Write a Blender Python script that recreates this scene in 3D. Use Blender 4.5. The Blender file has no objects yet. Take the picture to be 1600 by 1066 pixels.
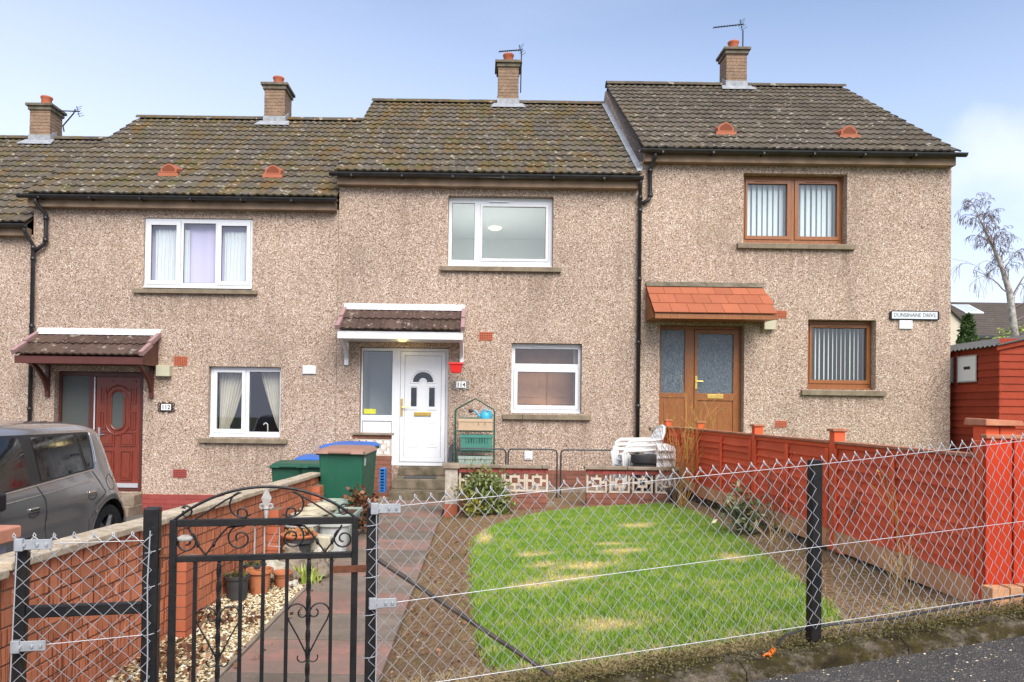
import bpy, math, random
import numpy as np
from mathutils import Vector, Matrix

random.seed(7)
RNG = np.random.default_rng(11)
R = math.radians
scn = bpy.context.scene
COL = scn.collection

# ------------------------------------------------------------------ camera, sky, sun, exposure
cd = bpy.data.cameras.new('camera'); cam = bpy.data.objects.new('camera', cd); COL.objects.link(cam)
cd.sensor_width = 36.0; cd.lens = 1150 / 1600 * 36
cd.shift_x = 0.030; cd.shift_y = 0.0581
cd.clip_start = 0.05; cd.clip_end = 2000
cam.location = (0, 0, 1.5)
cam.rotation_euler = (Matrix.Rotation(R(90.7), 3, 'X') @ Matrix.Rotation(0.0135, 3, 'Z')).to_euler()
scn.camera = cam

SUN_EL, SUN_AZ = R(44), R(162)
w = bpy.data.worlds.new('World'); scn.world = w; w.use_nodes = True
wt = w.node_tree; wt.nodes.clear()
def wn(t, **k):
    n = wt.nodes.new(t)
    for a, b in k.items(): setattr(n, a, b)
    return n
wo = wn('ShaderNodeOutputWorld'); bg = wn('ShaderNodeBackground')
sky = wn('ShaderNodeTexSky', sky_type='NISHITA', sun_disc=False, sun_elevation=SUN_EL, sun_rotation=SUN_AZ, altitude=60, air_density=1.0, dust_density=1.2, ozone_density=1.6)
tc = wn('ShaderNodeTexCoord'); mp = wn('ShaderNodeMapping'); mp.inputs['Scale'].default_value = (1.2, 1.2, 3.4)
mp.inputs['Location'].default_value = (3.1, 1.7, 0.4)
nz = wn('ShaderNodeTexNoise'); nz.inputs['Scale'].default_value = 1.5; nz.inputs['Detail'].default_value = 8; nz.inputs['Roughness'].default_value = .55
rp = wn('ShaderNodeValToRGB'); rp.color_ramp.elements[0].position = .34; rp.color_ramp.elements[1].position = .80
rp.color_ramp.elements[0].color = (.10, .10, .10, 1); rp.color_ramp.elements[1].color = (.3, .3, .3, 1)
sp = wn('ShaderNodeSeparateXYZ'); hz = wn('ShaderNodeMapRange'); hz.inputs['From Min'].default_value = 0.0; hz.inputs['From Max'].default_value = .56
hz.inputs['To Min'].default_value = .98; hz.inputs['To Max'].default_value = .0
mx = wn('ShaderNodeMath', operation='MAXIMUM')
mixc = wn('ShaderNodeMix', data_type='RGBA'); mixc.inputs[7].default_value = (4.75, 5.1, 6.5, 1)
L = wt.links.new
L(tc.outputs['Generated'], mp.inputs[0]); L(mp.outputs[0], nz.inputs['Vector']); L(nz.outputs['Fac'], rp.inputs[0])
L(tc.outputs['Generated'], sp.inputs[0]); L(sp.outputs['Z'], hz.inputs['Value'])
L(rp.outputs[0], mx.inputs[0]); L(hz.outputs[0], mx.inputs[1])
# thin cloud thickens towards one side of the sky, and one small white cloud stands low beyond the end house
xr = wn('ShaderNodeMapRange'); xr.inputs['From Min'].default_value = .45; xr.inputs['From Max'].default_value = -.5; xr.inputs['To Min'].default_value = -.08; xr.inputs['To Max'].default_value = .22
L(sp.outputs['X'], xr.inputs['Value'])
ad = wn('ShaderNodeMath', operation='ADD'); ad.use_clamp = True; L(mx.outputs[0], ad.inputs[0]); L(xr.outputs[0], ad.inputs[1])
L(ad.outputs[0], mixc.inputs[0])
dv = wn('ShaderNodeVectorMath', operation='SUBTRACT'); L(tc.outputs['Generated'], dv.inputs[0]); dv.inputs[1].default_value = (.575, .765, .272)
dm = wn('ShaderNodeMapping'); dm.inputs['Scale'].default_value = (8.5, 8.5, 17); L(dv.outputs[0], dm.inputs[0])
dl = wn('ShaderNodeVectorMath', operation='LENGTH'); L(dm.outputs[0], dl.inputs[0])
n2 = wn('ShaderNodeTexNoise'); n2.inputs['Scale'].default_value = 9; n2.inputs['Detail'].default_value = 7; L(tc.outputs['Generated'], n2.inputs['Vector'])
sb = wn('ShaderNodeMath', operation='MULTIPLY_ADD'); L(n2.outputs['Fac'], sb.inputs[0]); sb.inputs[1].default_value = -2.2; L(dl.outputs['Value'], sb.inputs[2])
cm = wn('ShaderNodeMapRange'); cm.inputs['From Min'].default_value = -.1; cm.inputs['From Max'].default_value = -.75; cm.inputs['To Max'].default_value = .32; L(sb.outputs[0], cm.inputs['Value'])
mix2 = wn('ShaderNodeMix', data_type='RGBA'); mix2.inputs[7].default_value = (6.2, 6.1, 6.5, 1); L(cm.outputs[0], mix2.inputs[0]); L(mixc.outputs[2], mix2.inputs[6]); L(sky.outputs[0], mixc.inputs[6])
L(mix2.outputs[2], bg.inputs[0]); bg.inputs[1].default_value = 0.115; L(bg.outputs[0], wo.inputs[0])

sl = bpy.data.lights.new('sun', 'SUN'); sun = bpy.data.objects.new('sun', sl); COL.objects.link(sun)
sl.energy = 2.35; sl.angle = R(45); sl.color = (1, .95, .88)
sdir = Vector((math.sin(SUN_AZ) * math.cos(SUN_EL), math.cos(SUN_AZ) * math.cos(SUN_EL), math.sin(SUN_EL)))
sun.rotation_euler = sdir.to_track_quat('Z', 'Y').to_euler(); sun.location = sdir * 40

scn.view_settings.view_transform = 'Standard'; scn.view_settings.look = 'None'
scn.view_settings.exposure = 0.97; scn.view_settings.gamma = 1.0; scn.view_settings.use_curve_mapping = False
scn.render.engine = 'CYCLES'
scn.cycles.max_bounces = 6; scn.cycles.transparent_max_bounces = 12

# ------------------------------------------------------------------ materials
M = {}
class NT:
    def __init__(s, name):
        m = bpy.data.materials.new(name); m.use_nodes = True; s.m = m; s.t = m.node_tree; s.t.nodes.clear()
        s.out = s.n('ShaderNodeOutputMaterial'); M[name] = m
        s.pos = None
    def n(s, t, ins=None, **k):
        n = s.t.nodes.new(t)
        for a, b in k.items(): setattr(n, a, b)
        for a, b in (ins or {}).items(): s.set(n.inputs[a], b)
        return n
    def set(s, sock, v):
        if isinstance(v, bpy.types.NodeSocket): s.t.links.new(v, sock)
        elif isinstance(v, (tuple, list)) and len(v) == 3 and sock.type == 'RGBA': sock.default_value = (*v, 1)
        else: sock.default_value = v
    def P(s):
        if s.pos is None: s.pos = s.n('ShaderNodeNewGeometry').outputs['Position']
        return s.pos
    def OB(s): return s.n('ShaderNodeTexCoord').outputs['Object']
    def scale(s, v, sc, loc=(0, 0, 0)):
        return s.n('ShaderNodeMapping', {'Vector': v, 'Scale': sc, 'Location': loc}).outputs[0]
    def noise(s, sc, det=4, ro=.55, v=None, dist=0): return s.n('ShaderNodeTexNoise', {'Vector': v or s.P(), 'Scale': sc, 'Detail': det, 'Roughness': ro, 'Distortion': dist}).outputs['Fac']
    def voro(s, sc, out='Color', v=None, feat='F1'):
        return s.n('ShaderNodeTexVoronoi', {'Vector': v or s.P(), 'Scale': sc}, feature=feat).outputs[out]
    def ramp(s, f, stops, interp='LINEAR'):
        n = s.n('ShaderNodeValToRGB', {'Fac': f}); r = n.color_ramp; r.interpolation = interp
        while len(r.elements) < len(stops): r.elements.new(.5)
        for e, (p, c) in zip(r.elements, stops):
            e.position = p; e.color = (*c, 1) if isinstance(c, (tuple, list)) else (c, c, c, 1)
        return n.outputs[0]
    def mix(s, f, a, b, blend='MIX'):
        n = s.n('ShaderNodeMix', data_type='RGBA', blend_type=blend); s.set(n.inputs[0], f); s.set(n.inputs[6], a); s.set(n.inputs[7], b); return n.outputs[2]
    def math(s, op, a, b=0.0):
        n = s.n('ShaderNodeMath', operation=op); s.set(n.inputs[0], a); s.set(n.inputs[1], b); return n.outputs[0]
    def sep(s, v):
        return s.n('ShaderNodeSeparateXYZ', {'Vector': v}).outputs
    def rnd(s): return s.n('ShaderNodeObjectInfo').outputs['Random']
    def bump(s, h, st=.4, d=.01, nrm=None):
        n = s.n('ShaderNodeBump', {'Height': h, 'Strength': st, 'Distance': d})
        if nrm: s.set(n.inputs['Normal'], nrm)
        return n.outputs[0]
    def bsdf(s, col, ro=.6, me=0., nrm=None, spec=.5, coat=0., **k):
        b = s.n('ShaderNodeBsdfPrincipled', {'Base Color': col, 'Roughness': ro, 'Metallic': me, 'Specular IOR Level': spec, 'Coat Weight': coat})
        if nrm: s.set(b.inputs['Normal'], nrm)
        for a, v in k.items(): s.set(b.inputs[a.replace('_', ' ')], v)
        s.t.links.new(b.outputs[0], s.out.inputs[0]); return b

def simple(name, col, ro=.6, me=0., var=.25, vs=6., col2=None, bs=40., bst=.15, bd=.004, spec=.5, coat=0., orand=0.):
    if spec == .5 and ro >= .65: spec = .22
    t = NT(name)
    c2 = col2 or tuple(c * .6 for c in col)
    f = t.ramp(t.noise(vs, 6, .6), [(.35, 0), (.7, 1)])
    c = t.mix(t.math('MULTIPLY', f, var), col, c2)
    if orand:
        c = t.mix(1, c, t.ramp(t.rnd(), [(0, 1 - orand), (1, 1 + orand)]), 'MULTIPLY')
    r = t.n('ShaderNodeMapRange', {'Value': t.noise(vs * 3, 4), 'From Min': .3, 'From Max': .7, 'To Min': max(0, ro - .08), 'To Max': min(1, ro + .1)}).outputs[0]
    t.bsdf(c, r, me, t.bump(t.noise(bs, 5), bst, bd), spec, coat)
    return t.m

# pebble dash: thrown stone chips of cream, tan and brown
def pebbledash(name, scs=84, tone=1.0):
    t = NT(name)
    v = t.n('ShaderNodeTexVoronoi', {'Vector': t.P(), 'Scale': scs}, feature='F1')
    cr = t.sep(v.outputs['Color'])[0]
    k = tone
    c = t.ramp(cr, [(0, (.085 * k, .05 * k, .034 * k)), (.12, (.19 * k, .12 * k, .08 * k)), (.27, (.39 * k, .272 * k, .196 * k)), (.6, (.465 * k, .338 * k, .252 * k)), (.85, (.58 * k, .45 * k, .35 * k)), (1, (.9 * k, .8 * k, .7 * k))])
    big = t.ramp(t.noise(.55, 5, .6), [(.3, .84), (.7, 1.08)])
    c = t.mix(1, c, t.ramp(t.rnd(), [(0, (.95, .955, .96)), (1, (1.05, 1.04, 1.02))]), 'MULTIPLY')
    c = t.mix(t.math('MULTIPLY', t.ramp(t.noise(1.3, 7, .7), [(.55, 0), (.66, 1)]), .3), c, (.3, .215, .15))
    c = t.mix(1, c, big, 'MULTIPLY')
    z = t.scale(t.P(), (2.2, 2.2, .3))
    st = t.ramp(t.noise(1.0, 6, .65, z), [(.52, 0), (.75, 1)])
    c = t.mix(t.math('MULTIPLY', st, .34), c, (.14, .1, .072))
    # rain runs below the window sills
    px_, py_, pz_ = t.sep(t.P()); run = t.ramp(t.noise(1.0, 5, .65, t.scale(t.P(), (14, 14, .5))), [(.42, 0), (.62, 1)])
    tot = None
    for (a, b, z0) in ((-6.3, -4.12, 3.53), (-5.1, -3.5, .83), (-.77, 1.41, 4.01), (.4, 1.98, 1.33), (4.62, 6.74, 4.49), (5.8, 7.32, 1.84)):
        m = t.n('ShaderNodeMapRange', {'Value': pz_, 'From Min': z0 - .75, 'From Max': z0, 'To Min': 0., 'To Max': 1.}).outputs[0]
        m = t.math('MULTIPLY', m, t.math('LESS_THAN', pz_, z0 + .01))
        m = t.math('MULTIPLY', m, t.math('MULTIPLY', t.n('ShaderNodeMapRange', {'Value': px_, 'From Min': a - .12, 'From Max': a + .1}).outputs[0], t.n('ShaderNodeMapRange', {'Value': px_, 'From Min': b + .12, 'From Max': b - .1}).outputs[0]))
        tot = m if tot is None else t.math('ADD', tot, m)
    c = t.mix(t.math('MULTIPLY', t.math('MULTIPLY', tot, run), .5), c, (.15, .11, .08))
    v2 = t.n('ShaderNodeTexVoronoi', {'Vector': t.P(), 'Scale': scs * 1.9}, feature='F1')
    h = t.math('ADD', t.math('MULTIPLY', v.outputs['Distance'], -1.0), t.math('MULTIPLY', v2.outputs['Distance'], -.4))
    t.bsdf(c, .9, 0, t.bump(h, .5, .014), .25)
pebbledash('pebbledash')
pebbledash('cream_render', 30, 1.25)

def tile_mat(name, base, moss=.5, lichen=.5):
    t = NT(name)
    rn = t.rnd()
    tone = t.ramp(rn, [(0, .72), (.5, 1.0), (1, 1.32)])
    c = t.mix(1, base, tone, 'MULTIPLY')
    c = t.mix(t.math('MULTIPLY', t.ramp(t.noise(9, 6, .7), [(.4, 0), (.62, 1)]), .5), c, tuple(x * 1.8 for x in base))
    streak = t.scale(t.P(), (3.4, .5, .5))
    mo = t.ramp(t.math('ADD', t.math('MULTIPLY', t.noise(1.0, 6, .7, streak), .55), t.math('MULTIPLY', t.noise(2.6, 6, .7), .5)), [(.47, 0), (.6, 1)])
    if moss > .5: mo = t.math('MULTIPLY', mo, t.n('ShaderNodeMapRange', {'Value': t.sep(t.P())[0], 'From Min': 1.8, 'From Max': 3.4, 'To Min': 1., 'To Max': .3}).outputs[0])
    mo = t.math('MULTIPLY', mo, t.ramp(t.noise(26, 5, .7), [(.38, 0), (.55, 1)]))
    mc = t.ramp(t.noise(3.1, 3), [(.38, (.1, .09, .018)), (.55, (.15, .088, .014)), (.72, (.19, .09, .015))])
    c = t.mix(t.math('MULTIPLY', mo, moss), c, mc)
    li = t.ramp(t.noise(7.5, 2, .5), [(.635, 0), (.67, 1)])
    li = t.math('MULTIPLY', li, t.ramp(t.noise(40, 3), [(.4, .2), (.6, 1)]))
    c = t.mix(t.math('MULTIPLY', li, lichen), c, (.5, .46, .36))
    t.bsdf(c, .92, 0, t.bump(t.noise(70, 6, .7), .5, .008), .2)
tile_mat('roof_tile', (.092, .077, .06), .95, .8)
tile_mat('canopy_tile', (.075, .048, .038), .12, .55)
simple('slab_tile', (.38, .12, .06), .75, var=.25, vs=3, orand=.07)
simple('black_plastic', (.014, .014, .015), .35, var=.5, col2=(.05, .045, .04), vs=5)
simple('eaves_concrete', (.33, .225, .15), .85, var=.8, col2=(.12, .085, .06), vs=2.5)
simple('chimney_cap', (.2, .165, .12), .95, var=.9, col2=(.07, .065, .04), vs=7)
t = NT('chimney_brick')
v = t.voro(60)
c = t.mix(t.sep(v)[0], (.22, .135, .085), (.37, .25, .17))
c = t.mix(t.ramp(t.noise(5, 6, .7), [(.42, 0), (.68, .8)]), c, (.15, .115, .08))
t.bsdf(c, .95, 0, t.bump(t.noise(70, 4), .5, .01), .2)
simple('terracotta', (.5, .15, .075), .75, var=.5, col2=(.35, .11, .06), vs=8)
simple('terracotta_vent', (.42, .135, .07), .7, var=.4, vs=6)
simple('vent_shade', (.2, .06, .03), .8)
simple('lead', (.24, .25, .26), .7, .0, var=.8, col2=(.42, .43, .44), vs=9)
simple('upvc_white', (.71, .72, .73), .3, var=.06, vs=4, bst=.02)
simple('upvc_grey_white', (.7, .69, .68), .45, var=.35, vs=5, col2=(.45, .42, .4))
t = NT('upvc_brown')
g = t.noise(7, 6, .6, t.scale(t.P(), (9, 9, .7)), 1.5)
c = t.ramp(g, [(.3, (.17, .052, .01)), (.55, (.28, .096, .02)), (.75, (.36, .14, .034))])
t.bsdf(c, .38, 0, t.bump(g, .08, .002))
t = NT('mahogany')
g = t.noise(7, 6, .6, t.scale(t.P(), (9, 9, .7)), 1.5)
c = t.ramp(g, [(.3, (.12, .02, .01)), (.55, (.2, .036, .017)), (.75, (.25, .05, .022))])
t.bsdf(c, .33, 0, t.bump(g, .08, .002))
simple('rosewood', (.1, .025, .016), .4, var=.5, vs=7)
simple('pink_verge', (.36, .22, .21), .6, var=.4, vs=5)
simple('brass', (.75, .5, .14), .28, .9, var=.2)
simple('chrome', (.75, .75, .75), .15, 1., var=.1)
simple('sill_concrete', (.26, .205, .14), .92, var=.8, col2=(.13, .105, .07), vs=6)
simple('concrete', (.34, .27, .2), .93, var=.9, col2=(.14, .11, .075), vs=4, bs=60, bst=.35)
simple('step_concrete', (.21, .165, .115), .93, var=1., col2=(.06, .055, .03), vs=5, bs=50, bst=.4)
simple('air_brick', (.46, .13, .07), .8, var=.3, vs=9)
simple('dark_hole', (.02, .014, .012), .9)
simple('beige_box', (.5, .47, .33), .5, var=.15)
simple('black_metal', (.007, .0075, .009), .45, .0, var=.7, col2=(.022, .017, .013), vs=14, bs=90, bst=.25, spec=.32)
simple('rust', (.16, .06, .03), .85, .2, var=.8, col2=(.07, .03, .02), vs=30)
simple('galvanised', (.43, .43, .44), .5, .4, var=.6, col2=(.62, .62, .63), vs=30)
simple('old_paint', (.035, .03, .026), .6, var=.9, col2=(.11, .08, .06), vs=12)
simple('galv_plate', (.34, .35, .36), .5, .5, var=.7, col2=(.5, .51, .52), vs=25)
simple('cream_wall', (.6, .52, .4), .9, var=.3, vs=2)
simple('dull_white_paint', (.42, .41, .38), .6, var=.8, col2=(.22, .18, .14), vs=22)
simple('grey_tube', (.05, .055, .06), .45, .4, var=.4, vs=9)
simple('red_paint', (.7, .115, .042), .8, var=.5, col2=(.5, .075, .03), vs=4, bs=30, bst=.35, orand=.12)
simple('red_paint_bright', (.55, .042, .009), .8, var=.7, col2=(.35, .036, .01), vs=4, bs=30, bst=.25)
simple('shed_red', (.32, .048, .02), .75, var=.5, col2=(.22, .03, .014), vs=4, bs=30, bst=.3, orand=.12)
simple('raw_timber', (.7, .36, .17), .85, var=.8, col2=(.42, .2, .09), vs=5, bs=50, bst=.4)
simple('weathered_cap', (.46, .21, .12), .85, var=.9, col2=(.33, .1, .05), vs=9, bs=40, bst=.5)
simple('red_brick_paint', (.29, .066, .055), .75, var=.35, col2=(.26, .05, .04), vs=8, orand=.1)
simple('plinth_brick', (.25, .1, .066), .88, var=.7, col2=(.15, .065, .045), vs=9, orand=.2)
simple('screen_block', (.62, .53, .42), .9, var=.7, col2=(.42, .33, .25), vs=10, bs=60, bst=.3)
simple('white_render', (.55, .5, .43), .9, var=.9, col2=(.25, .18, .12), vs=11, bs=50, bst=.4)
simple('green_bin', (.014, .105, .06), .42, var=.2, vs=5, bs=260, bst=.2)
simple('dark_green_bin', (.014, .085, .05), .45, var=.3, vs=5)
simple('brown_lid', (.33, .18, .125), .5, var=.25, vs=6)
simple('blue_lid', (.035, .135, .46), .42, var=.2, vs=6)
simple('blue_plastic', (.03, .2, .55), .4)
simple('white_plastic', (.78, .78, .76), .38, var=.25, col2=(.6, .57, .5), vs=8)
simple('teal_plastic', (.06, .22, .165), .4, var=.3, vs=12)
simple('beige_plastic', (.52, .38, .24), .5, var=.3, vs=12)
simple('aqua_plastic', (.05, .4, .55), .3, var=.1)
simple('grey_green_pot', (.33, .4, .35), .7, var=.6, col2=(.22, .27, .2), vs=9)
simple('white_pot', (.55, .56, .55), .7, var=.8, col2=(.3, .3, .26), vs=9)
simple('cream_pot', (.55, .5, .38), .75, var=.7, col2=(.34, .3, .18), vs=9)
simple('terracotta_pot', (.48, .17, .07), .8, var=.6, col2=(.3, .12, .07), vs=9)
simple('black_pot', (.03, .032, .035), .6, var=.6, col2=(.07, .065, .06), vs=9)
simple('stone', (.34, .27, .2), .95, var=1., col2=(.17, .14, .1), vs=9, bs=20, bst=.8, bd=.02, orand=.25)
simple('pale_stone', (.6, .57, .5), .95, var=1., col2=(.3, .26, .17), vs=9, bs=20, bst=.8, bd=.02)
simple('red_planter', (.68, .025, .02), .4, var=.1)
simple('plate_white', (.8, .8, .77), .35, var=.1)
simple('sign_white', (.72, .75, .76), .45, var=.7, col2=(.45, .5, .52), vs=22)
simple('letter_black', (.015, .015, .018), .5)
simple('letter_worn', (.09, .095, .1), .6, var=.8, col2=(.42, .45, .46), vs=45)
simple('net_fabric', (.7, .72, .73), .9, var=.1)
simple('lilac_fabric', (.62, .56, .74), .9, var=.05)
simple('cream_fabric', (.62, .57, .47), .9, var=.2)
simple('slat_fabric', (.7, .76, .76), .8, var=.06)
simple('slat_dim', (.78, .8, .75), .8, var=.1)
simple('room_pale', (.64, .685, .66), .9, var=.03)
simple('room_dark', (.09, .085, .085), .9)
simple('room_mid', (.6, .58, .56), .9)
simple('wood_dark', (.68, .33, .15), .5, var=.6, vs=3)
simple('tyre', (.018, .018, .018), .8)
simple('alloy', (.06, .06, .062), .45, .5)
simple('yellow_sticker', (.62, .62, .05), .6)
simple('orange_plastic', (.8, .16, .01), .4)
simple('brown_leaf', (.2, .075, .03), .8, var=.8, vs=30, col2=(.1, .04, .02))
simple('straw', (.45, .33, .16), .9, var=.6, vs=20)
simple('twig', (.13, .085, .05), .9, var=.4)
simple('yellow_twig', (.42, .25, .06), .8, var=.6, col2=(.22, .12, .04), vs=9)
simple('birch_bark', (.5, .46, .42), .8, var=.9, col2=(.12, .09, .08), vs=7)
simple('birch_twig', (.17, .125, .115), .9)
simple('felt_grey', (.13, .125, .115), .9, var=.5)
simple('far_tile', (.105, .085, .07), .9, var=.5, vs=2)
simple('asphalt_drive', (.14, .125, .105), .95, var=.6, vs=2, bs=90, bst=.6)
simple('pinkish_slab', (.5, .22, .14), .85, var=.5, vs=7)
simple('grey_render', (.3, .3, .31), .8, var=.4)

# car paint
t = NT('car_paint')
fl = t.sep(t.voro(900))[0]
t.bsdf(t.mix(t.math('MULTIPLY', fl, .35), (.27, .25, .242), (.4, .38, .37)), .24, .6, None, .5, .8)
simple('car_glass', (.012, .013, .014), .06, var=0., bst=0., spec=.8)
simple('car_trim', (.016, .016, .017), .4)

# window glass: thin double glazing, part mirror and part clear
def glass(name, tint=(.92, .95, .95), ior=1.9):
    t = NT(name)
    ge = t.n('ShaderNodeNewGeometry'); dt = t.n('ShaderNodeVectorMath', {0: ge.outputs['Incoming'], 1: ge.outputs['Normal']}, operation='DOT_PRODUCT').outputs['Value']
    f0 = ((ior - 1) / (ior + 1)) ** 2
    fr = t.math('ADD', t.math('MULTIPLY', t.math('POWER', t.math('SUBTRACT', 1.0, t.math('ABSOLUTE', dt)), 5.0), 1 - f0), f0)
    tr = t.n('ShaderNodeBsdfTransparent', {'Color': tint}); gl = t.n('ShaderNodeBsdfGlossy', {'Color': (1, 1, 1), 'Roughness': .015})
    m = t.n('ShaderNodeMixShader'); t.set(m.inputs[0], fr); t.t.links.new(tr.outputs[0], m.inputs[1]); t.t.links.new(gl.outputs[0], m.inputs[2])
    t.t.links.new(m.outputs[0], t.out.inputs[0])
glass('glass')
t = NT('obscure_glass')
g = t.noise(60, 3, .5, t.scale(t.P(), (1.2, 1.2, .35)), 1.)
t.bsdf(t.mix(t.ramp(g, [(.35, 0), (.65, 1)]), (.05, .065, .075), (.17, .2, .225)), .14, 0, t.bump(g, .6, .012), .6)
t = NT('pattern_glass')
g = t.noise(110, 2, .5)
t.bsdf(t.mix(t.noise(120, 2), (.05, .055, .048), (.13, .14, .125)), .3, 0, t.bump(g, .5, .006), .3)

# rustic brick: dragged vertical grooves and fired colour change from brick to brick
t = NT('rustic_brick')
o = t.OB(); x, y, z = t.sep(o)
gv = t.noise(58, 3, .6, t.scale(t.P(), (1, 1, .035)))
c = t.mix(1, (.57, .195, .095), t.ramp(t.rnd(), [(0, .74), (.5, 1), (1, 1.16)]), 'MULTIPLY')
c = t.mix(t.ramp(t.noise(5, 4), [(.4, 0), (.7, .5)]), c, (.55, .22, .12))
c = t.mix(t.ramp(gv, [(.38, .85), (.46, 0)]), c, (.17, .045, .02))  # groove shade painted in as dark lines along the bump
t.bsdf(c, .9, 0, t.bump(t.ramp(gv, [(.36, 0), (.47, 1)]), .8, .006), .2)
simple('mortar', (.27, .17, .11), .95, var=.6, vs=9, bs=80, bst=.5)
simple('pier_brick', (.46, .145, .075), .88, var=.4, col2=(.35, .08, .035), vs=9, orand=.14)
t = NT('coping_stone')
c = t.mix(t.ramp(t.noise(9, 6, .7), [(.4, 0), (.65, 1)]), (.52, .43, .31), (.34, .26, .17))
c = t.mix(t.ramp(t.noise(30, 3), [(.6, 0), (.68, .8)]), c, (.62, .58, .5))
t.bsdf(c, .95, 0, t.bump(t.noise(50, 5, .7), .5, .01), .2)

# paving slabs
def slab_mat(name, a, b):
    t = NT(name)
    c = t.mix(t.ramp(t.noise(3.2, 6, .65), [(.36, 0), (.58, 1)]), a, b)
    c = t.mix(t.math('MULTIPLY', t.ramp(t.noise(2.1, 5, .7, t.scale(t.P(), (1, 1, 1), (7, 3, 0))), [(.5, 0), (.66, 1)]), .75), c, (.2, .155, .12))
    c = t.mix(1, c, t.ramp(t.rnd(), [(0, .86), (1, 1.12)]), 'MULTIPLY')
    c = t.mix(t.ramp(t.noise(60, 3), [(.62, 0), (.7, .5)]), c, (.4, .32, .25))
    c = t.mix(t.ramp(t.noise(1.7, 5, .7), [(.5, 0), (.75, .6)]), c, (.1, .085, .06))
    t.bsdf(c, .85, 0, t.bump(t.noise(80, 5, .7), .35, .005), .3)
slab_mat('slab_red', (.32, .165, .125), (.21, .145, .11))
slab_mat('slab_grey', (.235, .178, .132), (.16, .128, .095))

t = NT('soil')
n1 = t.noise(2.2, 6, .65)
c = t.ramp(t.noise(22, 6, .75), [(.25, (.11, .065, .032)), (.5, (.27, .17, .09)), (.75, (.43, .29, .17))])
c = t.mix(t.ramp(n1, [(.52, 0), (.7, .7)]), c, (.13, .12, .03))
c = t.mix(t.ramp(t.noise(1.1, 4, .6), [(.55, 0), (.72, .6)]), c, (.4, .28, .14))
t.bsdf(c, .97, 0, t.bump(t.math('ADD', t.noise(30, 8, .75), t.math('MULTIPLY', t.voro(45, 'Distance'), .6)), 1., .03), .15)
t = NT('dark_soil')
c = t.ramp(t.noise(18, 6, .75), [(.25, (.045, .026, .014)), (.5, (.115, .07, .038)), (.78, (.24, .155, .09))])
t.bsdf(c, .97, 0, t.bump(t.noise(30, 8, .75), 1., .03), .15)
t = NT('lawn_base')
at = t.n('ShaderNodeAttribute', attribute_name='dry').outputs['Fac']
c = t.ramp(t.noise(12, 5, .7), [(.3, (.14, .17, .03)), (.55, (.1, .15, .022)), (.8, (.24, .22, .06))])
t.bsdf(t.mix(at, c, (.52, .4, .17)), .95, 0, t.bump(t.noise(60, 6, .7), .8, .02), .15)
t = NT('grass_blade')
at = t.n('ShaderNodeAttribute', attribute_name='dry').outputs['Fac']
c = t.ramp(t.noise(4.5, 5, .65), [(.32, (.15, .29, .028)), (.5, (.23, .37, .045)), (.68, (.42, .46, .09))])
c = t.mix(t.ramp(t.noise(160, 1), [(.3, 0), (.7, .45)]), c, (.13, .25, .025))
c = t.mix(at, c, (.74, .6, .25))
b = t.bsdf(c, .7, 0, None, .25)
b.inputs['Subsurface Weight'].default_value = 0
t = NT('gravel_stone')
at = t.n('ShaderNodeAttribute', attribute_name='tone').outputs['Fac']
c = t.ramp(at, [(0, (.16, .1, .05)), (.15, (.4, .28, .14)), (.4, (.6, .5, .3)), (.8, (.78, .7, .5)), (1, (.85, .82, .72))])
t.bsdf(c, .85, 0, t.bump(t.noise(90, 4), .4, .004), .25)
t = NT('gravel_bed')
c = t.ramp(t.voro(55, 'Color'), [(0, (.3, .2, .1)), (1, (.7, .62, .42))])
t.bsdf(t.mix(.5, t.ramp(t.sep(t.voro(55))[0], [(0, (.2, .13, .06)), (.5, (.5, .4, .22)), (1, (.75, .68, .5))]), (.25, .16, .08)), .95, 0, t.bump(t.voro(55, 'Distance'), 1, .02), .2)
t = NT('asphalt')
c = t.ramp(t.noise(6, 5, .65), [(.3, (.055, .05, .047)), (.6, (.085, .078, .07)), (.8, (.12, .105, .09))])
c = t.mix(t.ramp(t.sep(t.voro(120))[0], [(.86, 0), (.93, .7)]), c, (.24, .2, .17))
t.bsdf(c, .9, 0, t.bump(t.math('ADD', t.voro(130, 'Distance'), t.noise(40, 6)), .8, .012), .3)
t = NT('kerb_moss')
n1 = t.ramp(t.math('ADD', t.math('MULTIPLY', t.noise(5, 7, .7), .7), t.math('MULTIPLY', t.noise(24, 5, .7), .3)), [(.40, 0), (.52, 1)])
mc = t.ramp(t.noise(11, 4), [(.35, (.04, .03, .014)), (.6, (.085, .065, .022)), (.8, (.13, .105, .03))])
c = t.mix(n1, t.ramp(t.noise(30, 5, .7), [(.3, (.1, .08, .055)), (.7, (.33, .27, .2))]), mc)
t.bsdf(c, .97, 0, t.bump(t.math('ADD', t.noise(35, 7, .75), t.math('MULTIPLY', n1, .4)), 1., .03), .15)
t = NT('far_ground')
t.bsdf(t.ramp(t.noise(.2, 5), [(.35, (.06, .08, .03)), (.65, (.11, .12, .05))]), .95)

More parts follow.
